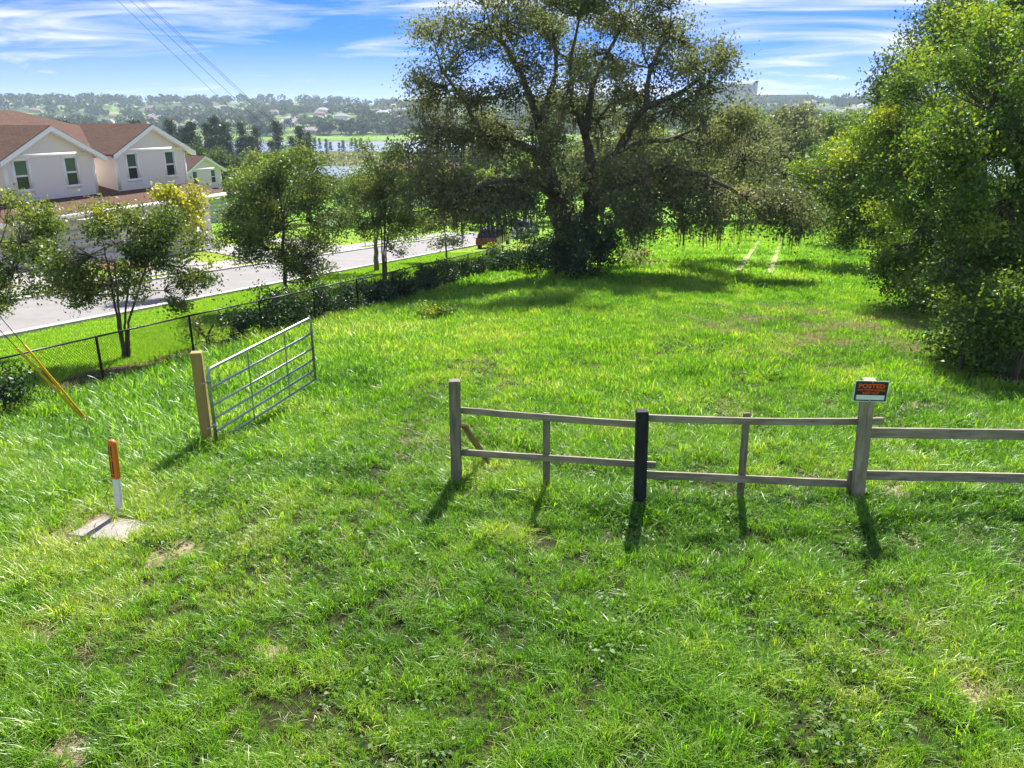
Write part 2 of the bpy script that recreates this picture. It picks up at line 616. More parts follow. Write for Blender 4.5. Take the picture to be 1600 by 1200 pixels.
def shingle_mat(name, a, b):
    m, nt = mat(name)
    tcn = nt.n('ShaderNodeTexCoord')
    br = nt.n('ShaderNodeTexBrick')
    br.inputs['Scale'].default_value = 1.0
    br.inputs['Brick Width'].default_value = 0.32
    br.inputs['Row Height'].default_value = 0.14
    br.inputs['Mortar Size'].default_value = 0.012
    br.inputs['Color1'].default_value = (*a, 1)
    br.inputs['Color2'].default_value = (*b, 1)
    br.inputs['Mortar'].default_value = (*(x * 0.45 for x in b), 1)
    uv = nt.n('ShaderNodeUVMap')
    nt.l(uv.outputs[0], br.inputs['Vector'])
    n_ = nt.noise(tcn.outputs['Object'], 0.8, 5, 0.6)
    c = nt.mix(nt.ramp(n_, [(0.35, 0.0), (0.7, 0.5)]), br.outputs['Color'], tuple(x * 0.75 for x in a))
    n3 = nt.noise(tcn.outputs['Object'], 16, 3, 0.7)
    c = nt.mix(nt.ramp(n3, [(0.3, 0.5), (0.7, 0.0)]), c, tuple(x * 0.4 for x in a))
    p = nt.n('ShaderNodeBsdfPrincipled', i_Roughness=0.95)
    p.inputs['Specular IOR Level'].default_value = 0.15
    nt.l(c, p.inputs['Base Color'])
    finish(nt, p.outputs[0])
    return m


M['shingle'] = shingle_mat('roof_shingle', (0.155, 0.088, 0.064), (0.10, 0.057, 0.043))
M['vent'] = simple('roof_vent', (0.02, 0.02, 0.022), 0.6, 0.1, 5, bump=0)


def glass_mat(name, tint):
    m, nt = mat(name)
    p = nt.n('ShaderNodeBsdfPrincipled', i_Roughness=0.06)
    p.inputs['Base Color'].default_value = (*tint, 1)
    p.inputs['Specular IOR Level'].default_value = 0.3
    finish(nt, p.outputs[0])
    return m


M['glass_green'] = glass_mat('window_pane_upper', (0.085, 0.125, 0.095))
M['glass_dark'] = glass_mat('window_pane_lower', (0.03, 0.034, 0.04))
M['car_glass'] = glass_mat('car_glass', (0.015, 0.018, 0.02))


def water_mat():
    m, nt = mat('lake_water')
    tcn = nt.n('ShaderNodeTexCoord')
    n_ = nt.noise(tcn.outputs['Object'], 0.35, 5, 0.6)
    p = nt.n('ShaderNodeBsdfPrincipled', i_Roughness=0.3)
    p.inputs['Base Color'].default_value = (0.16, 0.2, 0.22, 1)
    p.inputs['Specular IOR Level'].default_value = 0.6
    bp = nt.n('ShaderNodeBump', i_Strength=0.25, i_Distance=0.1)
    nt.l(n_, bp.inputs['Height'])
    nt.l(bp.outputs[0], p.inputs['Normal'])
    finish(nt, p.outputs[0])
    return m


M['water'] = water_mat()


def ground_mat():
    m, nt = mat('ground_cover')
    tcn = nt.n('ShaderNodeTexCoord')
    vec = tcn.outputs['Object']
    big = nt.noise(vec, 0.22, 5, 0.6)
    mid = nt.noise(vec, 1.6, 6, 0.62)
    fine = nt.noise(vec, 22, 5, 0.7)
    f = nt.math('ADD', nt.math('MULTIPLY', big, 0.4), nt.math('ADD', nt.math('MULTIPLY', mid, 0.35), nt.math('MULTIPLY', fine, 0.25)))
    past = nt.ramp(f, [(0.34, (0.09, 0.19, 0.016)), (0.5, (0.15, 0.31, 0.02)), (0.64, (0.21, 0.38, 0.03)), (0.75, (0.27, 0.34, 0.07))])
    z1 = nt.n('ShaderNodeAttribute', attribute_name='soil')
    soil = nt.ramp(fine, [(0.3, (0.012, 0.018, 0.006)), (0.7, (0.06, 0.07, 0.022))])  # soil darkened past its own tone, painting shade between the blades
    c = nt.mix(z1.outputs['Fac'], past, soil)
    z2 = nt.n('ShaderNodeAttribute', attribute_name='lawn')
    lawn = nt.ramp(f, [(0.35, (0.15, 0.22, 0.02)), (0.65, (0.23, 0.31, 0.028))])
    c = nt.mix(z2.outputs['Fac'], c, lawn)
    z3 = nt.n('ShaderNodeAttribute', attribute_name='marsh')
    nm = nt.noise(vec, 0.05, 6, 0.65)
    marsh = nt.ramp(nm, [(0.35, (0.055, 0.07, 0.025)), (0.6, (0.13, 0.13, 0.05))])
    c = nt.mix(z3.outputs['Fac'], c, marsh)
    z4 = nt.n('ShaderNodeAttribute', attribute_name='hill')
    nh = nt.noise(vec, 0.018, 6, 0.65)
    hillc = nt.ramp(nh, [(0.35, (0.04, 0.055, 0.022)), (0.5, (0.07, 0.10, 0.03)), (0.56, (0.16, 0.26, 0.05)), (0.66, (0.2, 0.3, 0.06)), (0.74, (0.2, 0.17, 0.11))])
    c = nt.mix(z4.outputs['Fac'], c, hillc)
    p = nt.n('ShaderNodeBsdfPrincipled', i_Roughness=0.95)
    p.inputs['Specular IOR Level'].default_value = 0.08
    nt.l(c, p.inputs['Base Color'])
    bp = nt.n('ShaderNodeBump', i_Strength=0.8, i_Distance=0.05)
    nt.l(nt.math('ADD', mid, fine), bp.inputs['Height'])
    nt.l(bp.outputs[0], p.inputs['Normal'])
    finish(nt, p.outputs[0])
    return m


M['ground'] = ground_mat()

# ------------------------------------------------------------------ ground, road, lake
R_OUT = 3000.0
RL = 16.6       # far edge of the road, in metres from the fence
RN = 9.6        # near edge


def build_ground():
    nr, na = 230, 400
    rr = np.concatenate([[0.0], np.geomspace(0.6, R_OUT, nr)])
    # finer angles in front
    a = np.linspace(-1, 1, na, endpoint=False)
    ang = math.pi * (0.35 * a + 0.65 * a ** 3) + math.pi / 2
    ang = ang[::-1]
    Rg, Ag = np.meshgrid(rr[1:], ang, indexing='ij')
    X = (Rg * np.cos(Ag)).ravel()
    Y = (Rg * np.sin(Ag)).ravel()
    X = np.concatenate([[0.0], X])
    Y = np.concatenate([[0.0], Y])
    Z = T(X, Y)
    d = dist_fence(X, Y)
    V = np.stack([X, Y, Z], 1)
    i = np.arange(nr - 1)[:, None] * na + 1
    j = np.arange(na)[None, :]
    j2 = (j + 1) % na
    q = np.stack([i + j, i + j2, i + na + j2, i + na + j], -1).reshape(-1, 4)
    q = q[:, ::-1]
    tr = np.stack([np.zeros(na, int), 1 + (np.arange(na) + 1) % na, 1 + np.arange(na)], 1)
    lawn = sst(0.2, 1.2, d) * (1 - sst(60, 90, Y)) * sst(5, 9, Y)
    marsh = sst(240, 300, Y) * (1 - sst(800, 850, Y))
    hill = sst(830, 880, Y)
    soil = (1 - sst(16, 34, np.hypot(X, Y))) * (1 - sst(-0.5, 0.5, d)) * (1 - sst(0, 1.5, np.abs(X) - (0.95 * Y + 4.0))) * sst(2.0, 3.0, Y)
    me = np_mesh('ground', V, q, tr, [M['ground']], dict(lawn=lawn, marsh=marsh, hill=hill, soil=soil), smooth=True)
    tag(link('ground', me), kind='structure')


build_ground()


def strip(name, d0, d1, s0, s1, lift, m, ns=90, nd=4, lift2=None):
    """a sheet laid along the street between two distances from the fence"""
    V, Q = [], []
    ss = np.linspace(s0, s1, ns)
    dd = np.linspace(d0, d1, nd)
    for s_ in ss:
        for k, d_ in enumerate(dd):
            p = F0 + FD * s_ + FN * d_
            V.append((p[0], p[1], float(T(*p)) + lift))
    for i in range(ns - 1):
        for k in range(nd - 1):
            Q.append((i * nd + k, (i + 1) * nd + k, (i + 1) * nd + k + 1, i * nd + k + 1))
    return link(name, np_mesh(name, V, np.array(Q)[:, ::-1], None, [m], smooth=True))


tag(strip('road', RN, RL, -30, 75, 0.035, M['road']), kind='structure')


def kerb(name, d0, d1, s0, s1):
    mb = MB()
    ss = np.linspace(s0, s1, 70)
    for a, b in zip(ss[:-1], ss[1:]):
        P = []
        for s_ in (a, b):
            for d_, h in ((d0, 0.0), (d0, 0.13), (d1, 0.14), (d1, 0.0)):
                p = F0 + FD * s_ + FN * d_
                P.append(Vector((p[0], p[1], float(T(*p)) + h)))
        mb.quad(P[0], P[4], P[5], P[1])
        mb.quad(P[1], P[5], P[6], P[2])
        mb.quad(P[2], P[6], P[7], P[3])
    o = mb.build(name, M['kerb'])
    return tag(o, kind='structure')


kerb('kerb_near', RN - 0.32, RN, -30, 75)
kerb('kerb_far', RL, RL + 0.32, -30, 75)
pv = tag(strip('pavement', RL + 1.7, RL + 3.2, -30, 75, 0.05, M['pave'], nd=3), kind='structure')
for k in range(4):                                     # driveways
    s0 = 16.5 + k * 9.0
    tag(strip('driveway', RL + 3.22, RL + 8.5, s0, s0 + 5.0, 0.045, M['pave'], ns=6), kind='structure')
    tag(strip('driveway_apron', RL + 0.33, RL + 1.68, s0, s0 + 5.0, 0.055, M['pave'], ns=6, nd=2), kind='structure')

lake = MB()
lake.quad((-1500, 300, -19.4), (1300, 300, -19.4), (1300, 842, -19.4), (-1500, 842, -19.4))
tag(lake.build('lake', M['water']), kind='structure')


def patch(name, cx, cy, rx, ry, rot, m, lift=0.012, seed=0, kind='structure', dome=0.0):
    rg = np.random.default_rng(seed + 100)
    n, rings = 28, 6
    ph = rg.uniform(0, 6.28, 6)
    V = [(cx, cy, float(T(cx, cy)) + lift + dome)]
    for k in range(1, rings + 1):
        for i in range(n):
            a = 2 * math.pi * i / n
            wob = 1 + 0.22 * math.sin(2 * a + ph[0]) + 0.18 * math.sin(3 * a + ph[1]) + 0.12 * math.sin(5 * a + ph[2]) + 0.07 * math.sin(9 * a + ph[3])
            r = k / rings * wob
            x, y = rx * r * math.cos(a), ry * r * math.sin(a)
            X = cx + x * math.cos(rot) - y * math.sin(rot)
            Y = cy + x * math.sin(rot) + y * math.cos(rot)
            h = lift + dome * (1 - (k / rings) ** 2) + rg.uniform(-1, 1) * 0.004
            if k == rings:
                h = -0.02
            V.append((X, Y, float(T(X, Y)) + h))
    Q, Tr = [], []
    for i in range(n):
        Tr.append((0, 1 + i, 1 + (i + 1) % n))
    for k in range(rings - 1):
        for i in range(n):
            a, b = 1 + k * n + i, 1 + k * n + (i + 1) % n
            Q.append((a, a + n, b + n, b))
    o = link(name, np_mesh(name, V, Q, Tr, [m], smooth=True))
    return tag(o, kind=kind)


# bare patches: (pixel u, v, half width px, half depth in metres, rotation)
PATCHES = []
for i, (u, v, ru, rd, rot) in enumerate([
        (140, 832, 92, 0.62, 0.1), (280, 860, 52, 0.3, 0.2), (68, 985, 22, 0.30, 0.9), (424, 1022, 20, 0.22, 0.5),
        (330, 612, 55, 0.75, 0.3), (765, 742, 30, 0.30, 0.3), (735, 770, 34, 0.22, 0.0), (1450, 637, 52, 0.34, -0.2),
        (1525, 1085, 36, 0.24, 0.1), (1055, 768, 40, 0.2, 0.0), (602, 556, 26, 0.5, 0.2), (636, 512, 44, 0.9, 0.4),
        (735, 488, 24, 0.7, 0.0), (1150, 647, 26, 0.3, 0.0), (1400, 768, 36, 0.2, 0.0), (110, 1170, 50, 0.2, 0.2),
        (1010, 412, 28, 1.2, 0.0), (940, 990, 14, 0.12, 0.3)]):
    p = gp(u, v)
    zc = p.y * CT - (p.z - ZC) * ST
    rx = ru * zc / F
    PATCHES.append((p.x, p.y, rx, rd, rot))
    patch('dirt_patch', p.x, p.y, rx, rd, rot, M['dirt'], 0.012, i)

TRACKS = []
for (a, b) in (((1190, 372), (1153, 424)), ((1222, 372), (1203, 428))):
    P = [gp(a[0] + (b[0] - a[0]) * t, a[1] + (b[1] - a[1]) * t) for t in np.linspace(0, 1, 14)]
    V, Q = [], []
    for k, p in enumerate(P):
        d_ = (P[min(k + 1, 13)] - P[max(k - 1, 0)]).normalized()
        nn = Vector((-d_.y, d_.x, 0)).normalized()
        wv = 0.13 + 0.03 * math.sin(k * 1.7)
        for s_ in (-1, 1):
            X = p + nn * s_ * wv
            V.append((X.x, X.y, float(T(X.x, X.y)) + 0.06))
    for k in range(13):
        Q.append((2 * k, 2 * k + 1, 2 * k + 3, 2 * k + 2))
    tag(link('tyre_track', np_mesh('tyre_track', V, Q, None, [M['sand']])), kind='structure')
    TRACKS.append(np.array([[p.x, p.y] for p in P]))

# mulch beds along the chain link fence
for i, (s_, d_, rx, ry) in enumerate([(-2.8, 0.5, 1.7, 1.0), (1.2, 0.7, 1.9, 1.25), (3.6, 0.55, 1.4, 0.9), (6.5, 0.6, 2.0, 0.9), (10, 0.6, 2.4, 1.0), (14.5, 0.6, 2.8, 1.0), (20, 0.6, 3.4, 1.1)]):
    p = F0 + FD * s_ + FN * d_
    patch('mulch_bed', p[0], p[1], rx, ry, math.pi / 2 - FA, M['mulch'], 0.03, 40 + i, dome=0.05)
for i, (s_, rx) in enumerate([(14.0, 3.0), (25.0, 1.8)]):
    p = F0 + FD * s_ + FN * (RL + 5.2)
    patch('mulch_bed', p[0], p[1], rx, 1.5, math.pi / 2 - FA, M['red_mulch'], 0.05, 60 + i, dome=0.05)

# ------------------------------------------------------------------ the timber fence with the sign
def up_at(base, v_top, u_top):
    """top of an upright seen at (u_top, v_top), standing in the plane of its base facing the camera"""
    return at(u_top, v_top, base.y)


wf = empty('rail_fence', gp(1000, 780))
tag(wf, 'weathered wooden two-rail fence with mixed posts running across the grass', 'fence')
bP1, bP2, bP3 = gp(713.5, 760), gp(999, 797), gp(1338, 788)
tP1, tP2, tP3 = up_at(bP1, 594, 710), up_at(bP2, 641, 1003.5), up_at(bP3, 592, 1358)
sink = Vector((0, 0, 0.25))


def post(name, b, t, wd, m, parent, yaw=0.0, label=None):
    up = Vector((math.sin(yaw), -math.cos(yaw), 0))
    d = (t - b).normalized()
    o = beam(name, b - d * 0.25, t, wd, wd, m, parent, up=up, bev=0.007, rough=0.0025)
    if label:
        o['label'] = label
    return o


post('post', bP1, tP1, 0.14, M['weathered_dark'], wf, 0.12)
post('post', bP2, tP2, 0.14, M['black_wood'], wf, 0.0, 'black painted fence post')
post('post', bP3, tP3, 0.145, M['weathered'], wf, -0.2, 'grey leaning post that carries the sign')
bP4 = gp(1338, 788) + (bP3 - bP2) * 1.28
bP4.z = float(T(bP4.x, bP4.y))
post('post', bP4, bP4 + Vector((0.02, 0, 1.35)), 0.14, M['weathered'], wf)


def rail(p_a, p_b, plane_a, plane_b, back, th, ht, m, sag=0.0, name='rail'):
    """rail between two pixels, on the vertical plane through two posts, set back by 'back'"""
    d = (plane_b - plane_a)
    d.z = 0
    d.normalize()
    n = Vector((-d.y, d.x, 0))
    if n.y < 0:
        n = -n
    p0 = plane_a + n * back
    a = on_plane(*p_a, p0, n)
    b = on_plane(*p_b, p0, n)
    return beam(name, a, b, th, ht, m, wf, bev=0.005, seg=12, sag=sag, rough=0.0025)


BK = 0.07 + 0.02
rail((716, 640.5), (999, 663), bP1, bP2, BK, 0.038, 0.085, M['weathered'], 0.008)
rail((718, 706.5), (1025, 727), bP1, bP2, BK, 0.038, 0.085, M['weathered'], 0.0)
rail((1000, 652), (1380, 657.5), bP2, bP3, BK, 0.04, 0.085, M['weathered'], 0.03)
rail((1004, 741), (1331, 756), bP2, bP3, BK + 0.042, 0.038, 0.1, M['weathered'], 0.0)
rail((1352, 676), (1760, 681), bP3, bP4, BK + 0.042, 0.04, 0.135, M['weathered'], 0.0)
rail((1340, 742), (1760, 750), bP3, bP4, BK, 0.04, 0.125, M['weathered'], 0.0)


def stile(ub, vb, ut, vt, pa, pb, back):
    d = (pb - pa)
    d.z = 0
    d.normalize()
    n = Vector((-d.y, d.x, 0))
    if n.y < 0:
        n = -n
    a = on_plane(ub, vb, pa + n * back, n)
    b = on_plane(ut, vt, pa + n * back, n)
    beam('stile', a - Vector((0, 0, 0.25)), b, 0.085, 0.04, M['weathered_dark'], wf, up=n, bev=0.004, rough=0.002)


stile(854, 756, 854, 645, bP1, bP2, BK + 0.042)
stile(1157, 775, 1167, 645, bP2, bP3, BK + 0.085)
stile(1329, 772, 1331, 734, bP2, bP3, BK - 0.0)
br0 = on_plane(724, 664, bP1 + Vector((0, 0.1, 0)), Vector((0, 1, 0)))
br1 = gp(768, 722)
beam('brace', br0, br1 - Vector((0, 0, 0.08)), 0.085, 0.045, M['brace_wood'], wf, bev=0.004)

# sign on the leaning post
pd = (tP3 - bP3).normalized()
ctr = on_plane(1361, 611.5, bP3 + Vector((0, -0.085, 0)), Vector((0, 1, 0)))
zs = ctr.y * CT - (ctr.z - ZC) * ST
sw, sh = 52 * zs / F, 34.5 * zs / F
sg = empty('posted_sign', ctr)
tag(sg, 'small black and orange POSTED NO TRESPASSING sign screwed to the leaning fence post', 'sign')
sx = Vector((math.cos(0.04), -0.06, -0.01)).normalized()
sz = (pd - sx * pd.dot(sx)).normalized()
sy = sz.cross(sx).normalized()
SM = Matrix((sx, sy, sz)).transposed().to_4x4()
SM.translation = ctr


def rrect(x0, z0, x1, z1, r, y, th, n=5):
    bm = bmesh.new()
    pts = []
    for (cx_, cz_, a0) in ((x1 - r, z1 - r, 0), (x0 + r, z1 - r, 90), (x0 + r, z0 + r, 180), (x1 - r, z0 + r, 270)):
        for k in range(n + 1):
            a = math.radians(a0 + 90 * k / n)
            pts.append((cx_ + r * math.cos(a), cz_ + r * math.sin(a)))
    f = [bm.verts.new((x, y, z)) for x, z in pts]
    b = [bm.verts.new((x, y + th, z)) for x, z in pts]
    bm.faces.new(f)
    bm.faces.new(b[::-1])
    for k in range(len(f)):
        bm.faces.new((f[k], b[k], b[(k + 1) % len(f)], f[(k + 1) % len(f)]))
    bmesh.ops.recalc_face_normals(bm, faces=bm.faces)
    me = bpy.data.meshes.new('panel')
    bm.to_mesh(me)
    bm.free()
    return me


def sign_part(name, me, m):
    me.materials.append(m)
    return link(name, me, sg, SM)


hw, hh = sw / 2, sh / 2
sign_part('plate', rrect(-hw, -hh, hw, hh, 0.018, 0.0, 0.004), M['sign_white'])
sign_part('border', rrect(-hw * 0.955, -hh * 0.935, hw * 0.955, hh * 0.935, 0.015, -0.002, 0.0015), M['sign_blue'])
sign_part('panel', rrect(-hw * 0.86, -hh * 0.32, hw * 0.86, hh * 0.80, 0.006, -0.004, 0.0015), M['sign_black'])
sign_part('name_strip', rrect(-hw * 0.83, -hh * 0.80, hw * 0.83, -hh * 0.36, 0.004, -0.0045, 0.002), M['sign_white'])


def text_mesh(body, size, bold=0.0, ext=0.0006):
    cu = bpy.data.curves.new('lettering', 'FONT')
    cu.body = body
    cu.size = size
    cu.align_x = 'CENTER'
    cu.align_y = 'CENTER'
    cu.offset = bold
    cu.extrude = ext
    cu.resolution_u = 3
    to = bpy.data.objects.new('lettering', cu)
    COL.objects.link(to)
    bpy.context.view_layer.update()
    me = bpy.data.meshes.new_from_object(to.evaluated_get(bpy.context.evaluated_depsgraph_get()))
    bpy.data.objects.remove(to)
    bpy.data.curves.remove(cu)
    return me


for body, zf, wf_, hf, bold in (('POSTED', 0.52, 1.56, 0.42, 0.004), ('NO TRESPASSING', 0.13, 1.58, 0.20, 0.0022), ('KEEP OUT', -0.15, 0.96, 0.20, 0.0022)):
    me = text_mesh(body, 0.1, bold)
    co = np.array([v.co for v in me.vertices])
    wx, wy = np.ptp(co[:, 0]), np.ptp(co[:, 1])
    mid = (co.max(0) + co.min(0)) / 2
    tm = Matrix.Translation((0, -0.0055, hh * zf)) @ Matrix.Rotation(math.pi / 2, 4, 'X') @ Matrix.Diagonal((hw * wf_ / wx, hh * hf / wy, 1, 1)) @ Matrix.Translation((-mid[0], -mid[1], 0))
    me.transform(tm)
    sign_part('lettering', me, M['sign_orange'])
for zf in (0.88, -0.88):
    mb = MB()
    mb.tube([(0, -0.008, hh * zf), (0, 0.0, hh * zf)], 0.011, 10)
    link('screw', mb.mesh('screw', M['galv']), sg, SM)

# ------------------------------------------------------------------ gate post and field gate
gb = gp(326, 702)
gt = up_at(gb, 550, 306.5)
gate_post = beam('gate_post', gb - (gt - gb).normalized() * 0.25, gt, 0.16, 0.16, M['treated'], None, up=(0.25, -1, 0), bev=0.008, rough=0.0025)
tag(gate_post, 'tan treated square timber post at the hinge end of the metal gate', 'post')

gn = gp(340, 703)
yn = gn.y


def vspan(u, v0, v1, y):
    return at(u, v0, y), at(u, v1, y)


tN, bN = vspan(329, 578, 693, yn)
Hn = tN.z - bN.z
yf = yn
while yf < 30:
    tF, bF = vspan(489, 496.5, 594, yf)
    if tF.z - bF.z >= Hn:
        break
    yf += 0.01
gA = Vector((gn.x, gn.y, bN.z))
gB = Vector(((tF.x + bF.x) / 2, yf, bF.z))
gd = gB - gA
gl = math.hypot(gd.x, gd.y)
gate = empty('field_gate', Vector((gA.x, gA.y, float(T(gA.x, gA.y)))))
tag(gate, 'galvanised six-bar tubular field gate standing open beside the tan post', 'gate')


def gpnt(t, h):
    """t 0..1 along the gate, h 0..1 up it"""
    return gA + gd * t + Vector((0, 0, Hn * h))


rc = 0.09
cnr = []
for k in range(7):
    a = math.pi - k / 6 * math.pi / 2
    cnr.append((rc + rc * math.cos(a), Hn - rc + rc * math.sin(a)))
prof = [(0.0, 0.0)] + cnr + [(gl - x, z) for x, z in cnr[::-1]] + [(gl, 0.0)]
mb = MB()
mb.tube([gA + gd * (x / gl) + Vector((0, 0, z)) for x, z in prof], 0.025, 10)
fr = mb.build('frame', M['galv'], gate, smooth=True)
for h in (0.0, 0.165, 0.34, 0.52, 0.755):
    mb = MB()
    mb.tube([gpnt(0, h + (0.015 if h == 0 else 0)), gpnt(1, h + (0.015 if h == 0 else 0))], 0.02, 8)
    mb.build('bar', M['galv'], gate, smooth=True)
nrm = Vector((-gd.y, gd.x, 0)).normalized()
if nrm.y > 0:
    nrm = -nrm
for u_ in (385.5, 442.5):
    p = on_plane(u_, 560 if u_ < 400 else 527, gA, nrm)
    t = (Vector((p.x, p.y, 0)) - Vector((gA.x, gA.y, 0))).length / gl
    o = beam('upright', gpnt(t, 0.0) + nrm * 0.024, gpnt(t, 1.0) + nrm * 0.024 - Vector((0, 0, 0.02)), 0.032, 0.008, M['galv'], gate, up=nrm, bev=0.001, rough=0)
for h in (0.25, 0.85):
    mb = MB()
    p = gpnt(0, h)
    mb.tube([p - Vector((gd.x, gd.y, 0)).normalized() * 0.16 + Vector((0, 0, 0)), p], 0.012, 8)
    mb.tube([p - Vector((0, 0, 0.04)), p + Vector((0, 0, 0.04))], 0.031, 10)
    mb.build('hinge', M['galv'], gate)
mb = MB()
for k in range(9):
    z = 0.75 - 0.05 * k
    p = gpnt(1.0, z) + Vector((0.028 * (-1) ** k * 0.3, -0.03, 0))
    mb.tube([p, p - Vector((0, 0, Hn * 0.045))], 0.008, 5)
mb.build('chain', M['rust'], gate)

# ------------------------------------------------------------------ buried cable marker and the concrete pad
mbs = gp(188, 806)
mtop = up_at(mbs, 687, 174.5)
mk = empty('cable_marker', mbs)
tag(mk, 'white marker post with orange domed cap and black print beside a concrete pad', 'marker post')
md = mtop - mbs
mdir = md.normalized()
ML = md.length
mx = Vector((1, -0.25, 0))
mx = (mx - mdir * mx.dot(mdir)).normalized()
my = mdir.cross(mx)
MM = Matrix((mx, my, mdir)).transposed().to_4x4()
MM.translation = mbs


def rprof(wx, wy, r, n=4):
    pts = []
    for (sx_, sy_, a0) in ((1, 1, 0), (-1, 1, 90), (-1, -1, 180), (1, -1, 270)):
        for k in range(n + 1):
            a = math.radians(a0 + 90 * k / n)
            pts.append((sx_ * (wx - r) + r * math.cos(a), sy_ * (wy - r) + r * math.sin(a)))
    return pts


def loft(name, levels, m, parent, mw):
    mb = MB()
    n = len(rprof(1, 1, 0.1))
    for (z, wx, wy, r) in levels:
        mb.v += [(x, y, z) for x, y in rprof(wx, wy, r)]
    for k in range(len(levels) - 1):
        for i in range(n):
            i2 = (i + 1) % n
            mb.q.append((k * n + i, k * n + i2, (k + 1) * n + i2, (k + 1) * n + i))
    for k, rev in ((0, True), (len(levels) - 1, False)):
        c = len(mb.v)
        mb.v.append((0, 0, levels[k][0]))
        for i in range(n):
            tr = (c, k * n + i, k * n + (i + 1) % n)
            mb.t.append(tr[::-1] if rev else tr)
    o = mb.build(name, m, parent, mw)
    smooth_by_angle(o, 50)
    return o


zs_ = 0.505 * ML
loft('post', [(-0.25, 0.042, 0.028, 0.012), (zs_ + 0.01, 0.042, 0.028, 0.012)], M['white_plastic'], mk, MM)
cap = loft('cap', [(zs_, 0.047, 0.036, 0.016), (zs_ + 0.02, 0.05, 0.04, 0.02), (ML - 0.05, 0.05, 0.042, 0.03), (ML - 0.03, 0.047, 0.04, 0.03), (ML - 0.012, 0.036, 0.031, 0.028), (ML - 0.002, 0.018, 0.016, 0.0155), (ML, 0.006, 0.006, 0.0055)], M['orange_plastic'], mk, MM)
mb = MB()
rgm = random.Random(4)
z0, z1 = zs_ + 0.075, ML - 0.075
for cxx, wdt in ((-0.026, 0.010), (0.008, 0.016)):
    z = z0
    while z < z1:
        h = rgm.uniform(0.008, 0.02)
        if rgm.random() < 0.86:
            mb.box((cxx - wdt / 2, -0.0445, z), (cxx + wdt / 2, -0.041, min(z + h * 0.78, z1)))
        z += h
mb.box((-0.03, -0.0445, zs_ + 0.045), (0.022, -0.04, zs_ + 0.05))
mb.box((-0.03, -0.0445, zs_ + 0.032), (0.022, -0.04, zs_ + 0.036))
mb.build('lettering', M['black_print'], mk, MM)
mb = MB()
wpts = [mbs + Vector((-0.05, -0.05, 0.42)), mbs + Vector((-0.12, -0.03, 0.3)), mbs + Vector((-0.10, -0.05, 0.12)), mbs + Vector((-0.03, -0.06, 0.05)), mbs + Vector((0.04, -0.055, 0.0))]
mb.tube(wpts, 0.005, 6)
mb.build('ground_wire', M['steel_wire'], mk)

cs = [gp(163, 809), gp(238, 818), gp(197, 851), gp(104, 839)]
pad = MB()
zt = 0.035
lo_, hi_ = [], []
for p in cs:
    lo_.append(Vector((p.x, p.y, float(T(p.x, p.y)) - 0.1)))
    hi_.append(Vector((p.x, p.y, float(T(p.x, p.y)) + zt)))
bm = bmesh.new()
vb = [bm.verts.new(p) for p in lo_]
vt = [bm.verts.new(p) for p in hi_]
bm.faces.new(vt)
bm.faces.new(vb[::-1])
for k in range(4):
    bm.faces.new((vb[k], vb[(k + 1) % 4], vt[(k + 1) % 4], vt[k]))
bmesh.ops.recalc_face_normals(bm, faces=bm.faces)
bmesh.ops.bevel(bm, geom=[e for e in bm.edges], offset=0.014, segments=3, affect='EDGES')
bmesh.ops.subdivide_edges(bm, edges=[e for e in bm.edges if e.calc_length() > 0.2], cuts=5, use_grid_fill=True)
for v_ in bm.verts:
    v_.co += Vector((random.uniform(-1, 1), random.uniform(-1, 1), random.uniform(-1, 1))) * 0.003
me = bpy.data.meshes.new('utility_pad')
bm.to_mesh(me)
bm.free()
me.materials.append(M['concrete'])
tag(link('utility_pad', me), 'worn concrete access pad lying in sandy soil at the foot of the marker post', 'concrete pad')
PADC = sum(cs, Vector()) / 4

# ------------------------------------------------------------------ guy wires and the pole they hold (just out of the picture)
POLE = Vector((-9.4, 9.2, 0))
POLE.z = float(T(POLE.x, POLE.y))
mb = MB()
mb.tube([POLE + Vector((0, 0, h)) for h in (-0.3, 3, 7, 11.6)], [0.17, 0.16, 0.14, 0.12], 12)
tag(mb.build('utility_pole', M['weathered_dark'], None, smooth=True), 'round brown timber utility pole standing left of the yellow guy guards', 'pole')


def wire_line(pix_a, pix_b, anchor):
    """end of a straight wire on the pole that starts at the anchor and is seen through two pixels"""
    n = Vector(ray(*pix_a)).cross(Vector(ray(*pix_b)))
    o = Vector((0, 0, ZC))
    # point on the pole axis lying in the sight plane
    z = o.z - (n.x * (POLE.x - o.x) + n.y * (POLE.y - o.y)) / n.z
    return Vector((POLE.x, POLE.y, z))


